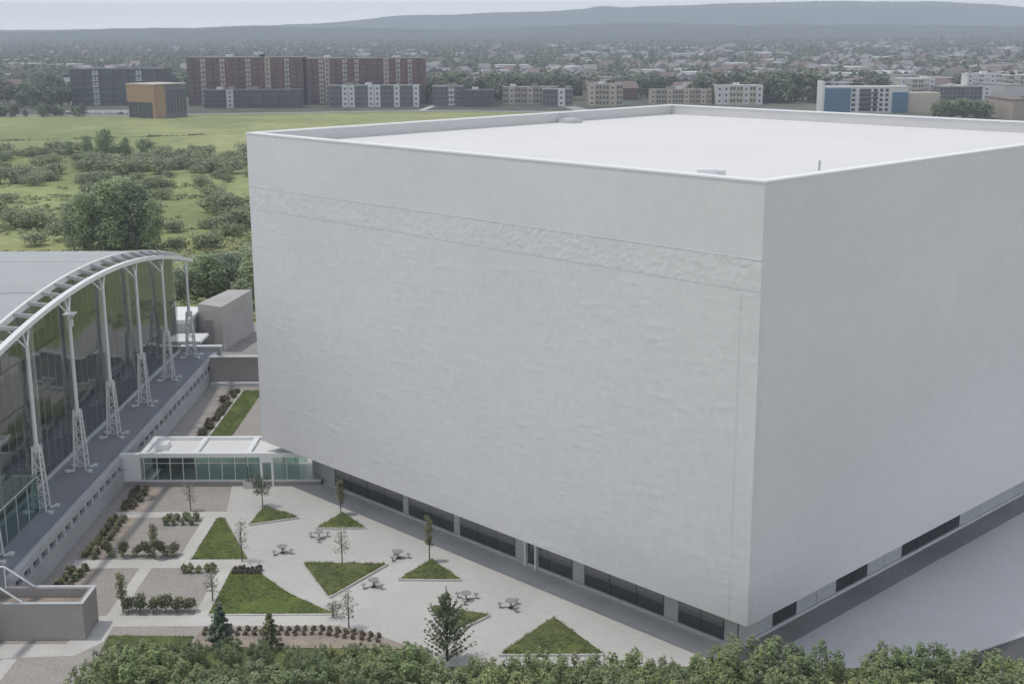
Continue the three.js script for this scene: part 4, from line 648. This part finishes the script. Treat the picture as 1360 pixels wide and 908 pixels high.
  // wide roofs and a shopping hall seen over the cube's parapet
  const hall = thing('shopping_hall', 'long low building with red-brown roof in the middle distance', 'building', [84, 0, -1290]); part(hall, 'wall', bx(-24, 24, -0.5, 6, -20, 0), F.cream); part(hall, 'roof', bx(-24.5, 24.5, 6.01, 9, -20.5, 0.5), F.redRoof);
  const yard = thing('flat_roof_hall', 'wide flat-roofed grey building with rooftop units right behind the cube roof', 'building', [322, 0, -770]); part(yard, 'wall', bx(-30, 40, -0.5, 10.5, -45, 0), F.beige); part(yard, 'roof', bx(-30.4, 40.4, 10.51, 11.3, -45.4, 0.4), F.redRoof); for (let k = 0; k < 5; k++) part(yard, 'roof_unit', bx(-22 + k * 12, -18 + k * 12, 11.31, 13.2, -12 - (k % 2) * 14, -8 - (k % 2) * 14), k % 2 ? F.white : F.greyRoof);
  const carport = thing('white_canopy', 'long white canopy roof beside the flat-roofed grey building', 'canopy', [306, 0, -742]); part(carport, 'roof', bx(-14, 34, 9.5, 10.2, -8, 0), F.white); part(carport, 'post', [-13, -3, 8, 19, 30].map((x) => bar([x, -0.5, -4], [x, 9.5, -4], 0.25, 6)), F.pale);
  struct('street', slab([[-420, -842], [-250, -836], [-60, -872], [60, -850], [240, -790], [240, -800], [60, -862], [-60, -884], [-250, -848], [-420, -854]], -0.2, 0.3), grainy([0.3, 0.29, 0.28], { tile: 30, patch: 0.2, seed: 91, bump: 0 }));
  struct('street', slab([[-62, -880], [-58, -880], [-30, -1150], [-38, -1150]], -0.18, 0.3), M.plaza); struct('street', slab([[44, -858], [54, -858], [30, -1050], [20, -1050]], -0.18, 0.3), M.gravel);
  struct('parking', slab([[-300, -850], [-245, -850], [-240, -900], [-300, -900]], -0.19, 0.3), M.concrete);
  const car = (paint) => { const o = thing('parked_car', 'parked car', 'car'); part(o, 'body', [bx(-2.1, 2.1, 0.35, 0.95, -0.9, 0.9), bx(-1.2, 1.4, 0.951, 1.5, -0.8, 0.8)], paint); for (const [x, z] of [[-1.3, -0.8], [1.3, -0.8], [-1.3, 0.8], [1.3, 0.8]]) part(o, 'wheel', bar([x, 0.34, z - 0.12], [x, 0.34, z + 0.12], 0.34, 10), M.darkMetal); return o; };
  const cw = [car(F.white), car(F.pale), car(F.charcoal)]; ['white', 'silver', 'black'].forEach((n, i) => { cw[i].userData = { label: `${n} car parked at the field edge before the dark block`, category: 'car', group: `${n} parked cars` }; cw[i].position.set(-296 + i * 3.2, -0.19, -852); cw[i].rotation.y = 1.5; });
  for (let k = 3; k < 30; k++) dup(cw[Math.floor(R() * 2.5)], [-296 + (k % 16) * 3.4 + R(), -0.19, -852 - Math.floor(k / 16) * 7], 1.5 + R() * 0.1);
}
// ---------------------------------------------------------------- town trees
{
  const R = rngOf(555), lobes = (seed, n, size, tones) => leaves(seed, crownClumps(seed, 1.2, 10, 3.9, 12, 2.2), n, size, tones, 0.45);
  const tones = [[0.12, 0.15, 0.09], [0.15, 0.175, 0.105], [0.10, 0.13, 0.085], [0.17, 0.195, 0.115]];
  const P = [0, 1, 2].map((k) => { const o = thing('town_tree', ['dark green broad tree standing among the town buildings', 'mid green broad tree standing among the town buildings', 'light green broad tree standing among the town buildings'][k], 'tree', [0, 0, 0], 0, 'trees among the town buildings'); part(o, 'trunk', bar([0, -0.5, 0], [0, 6, 0], 0.35, 6, 0.2), M.bark); part(o, 'crown', lobes(900 + k, 360, 0.75, k === 0 ? [[0.09, 0.12, 0.07], [0.105, 0.135, 0.08]] : k === 1 ? tones : [[0.19, 0.235, 0.125], [0.17, 0.215, 0.11]]), leafMat('v')); return o; });
  const u = [0, 0, 0]; const put = (k, x, z, s, where) => { let o = P[k]; if (!u[k]) { u[k] = 1; o.position.set(x, 0, z); o.scale.setScalar(s); } else o = dup(P[k], [x, 0, z], R() * 6, [s * (0.9 + 0.4 * R()), s, s * (0.9 + 0.4 * R())]); o.userData.label = `${['dark', 'mid', 'light'][k]} green broad tree ${where}`; o.userData.group = `${['dark', 'mid', 'light'][k]} green trees ${where}`; };
  // belt beside the row houses, screen before the town, singles at the field edge
  for (let n = 0; n < 46; n++) put(n % 3 === 0 ? 2 : 1, 140 + 85 * R(), -955 - 45 * R(), 1.3 + 0.9 * R(), 'in the belt beside the cream terraced houses');
  for (let n = 0; n < 16; n++) put(2, 252 + 34 * R(), -772 + 12 * R() - 20, 0.75 + 0.4 * R(), 'by the annex of the blue-panelled block');
  for (let n = 0; n < 30; n++) put(n % 2, 10 + 130 * R(), -985 - 130 * R(), 1.1 + 0.7 * R(), 'behind the beige and grey townhouse blocks');
  for (let n = 0; n < 34; n++) put(n % 3, -64 + 75 * R(), -960 - 90 * R(), 1.2 + 0.8 * R(), 'beside the second red brick slab');
  for (let n = 0; n < 26; n++) put(n % 2, -420 + 105 * R(), -905 - 90 * R(), 0.8 + 0.7 * R(), 'beside the dark charcoal block');
  for (let n = 0; n < 22; n++) put(n % 2 ? 1 : 2, -330 + 60 * R(), -822 - 20 * R(), 0.35 + 0.45 * R(), 'at the field edge before the dark charcoal block');
  for (let n = 0; n < 60; n++) put(n % 2, 130 + 330 * R(), -1040 - 160 * R(), 0.9 + 0.7 * R(), 'behind the pale balcony blocks');
  for (let n = 0; n < 40; n++) put(n % 2, -430 + 400 * R(), -1010 - 140 * R(), 1.2 + 0.7 * R(), 'behind the red brick slabs');
  // the wooded town beyond reads as one mass
  const g = leaves(77, crownClumps(77, 1, 10, 4.4, 7, 2.8), 70, 1.6, tones, 0.4), N = 32000, im = new THREE.InstancedMesh(g, leafMat('v'), N), m = new THREE.Matrix4(), q = new THREE.Quaternion(), Y = new THREE.Vector3(0, 1, 0), col = new THREE.Color();
  for (let i = 0; i < N; i++) { let x, z; do { z = -(1080 + 5000 * Math.pow(R(), 1.4)); x = z * (0.46 - 0.92 * R()); } while ((fbm(x / 190, z / 190, 3, 41) < (x > 0.1 * -z ? 0.47 : 0.41) && R() < 0.9) || lots.some(([a, b, r]) => Math.abs(x - a) < r && z > b - r && z < b + r * 2.2)); const s = (0.45 + 0.75 * R()) * (1 + Math.max(0, -z - 1500) / 3800); m.compose(new THREE.Vector3(x, -0.5, z), q.setFromAxisAngle(Y, R() * 6.28), new THREE.Vector3(s * 1.25, s * (0.8 + 0.5 * R()), s * 1.25)); im.setMatrixAt(i, m); const k = 0.75 + 0.5 * R(); im.setColorAt(i, col.setRGB(k, k, k)); }
  im.name = 'distant_wood'; tag(im, 'mass of dark trees covering the far town up to the hills', 'trees', null, 'stuff'); shadows(im); scene.add(im);
}

renderer.render(scene, camera);
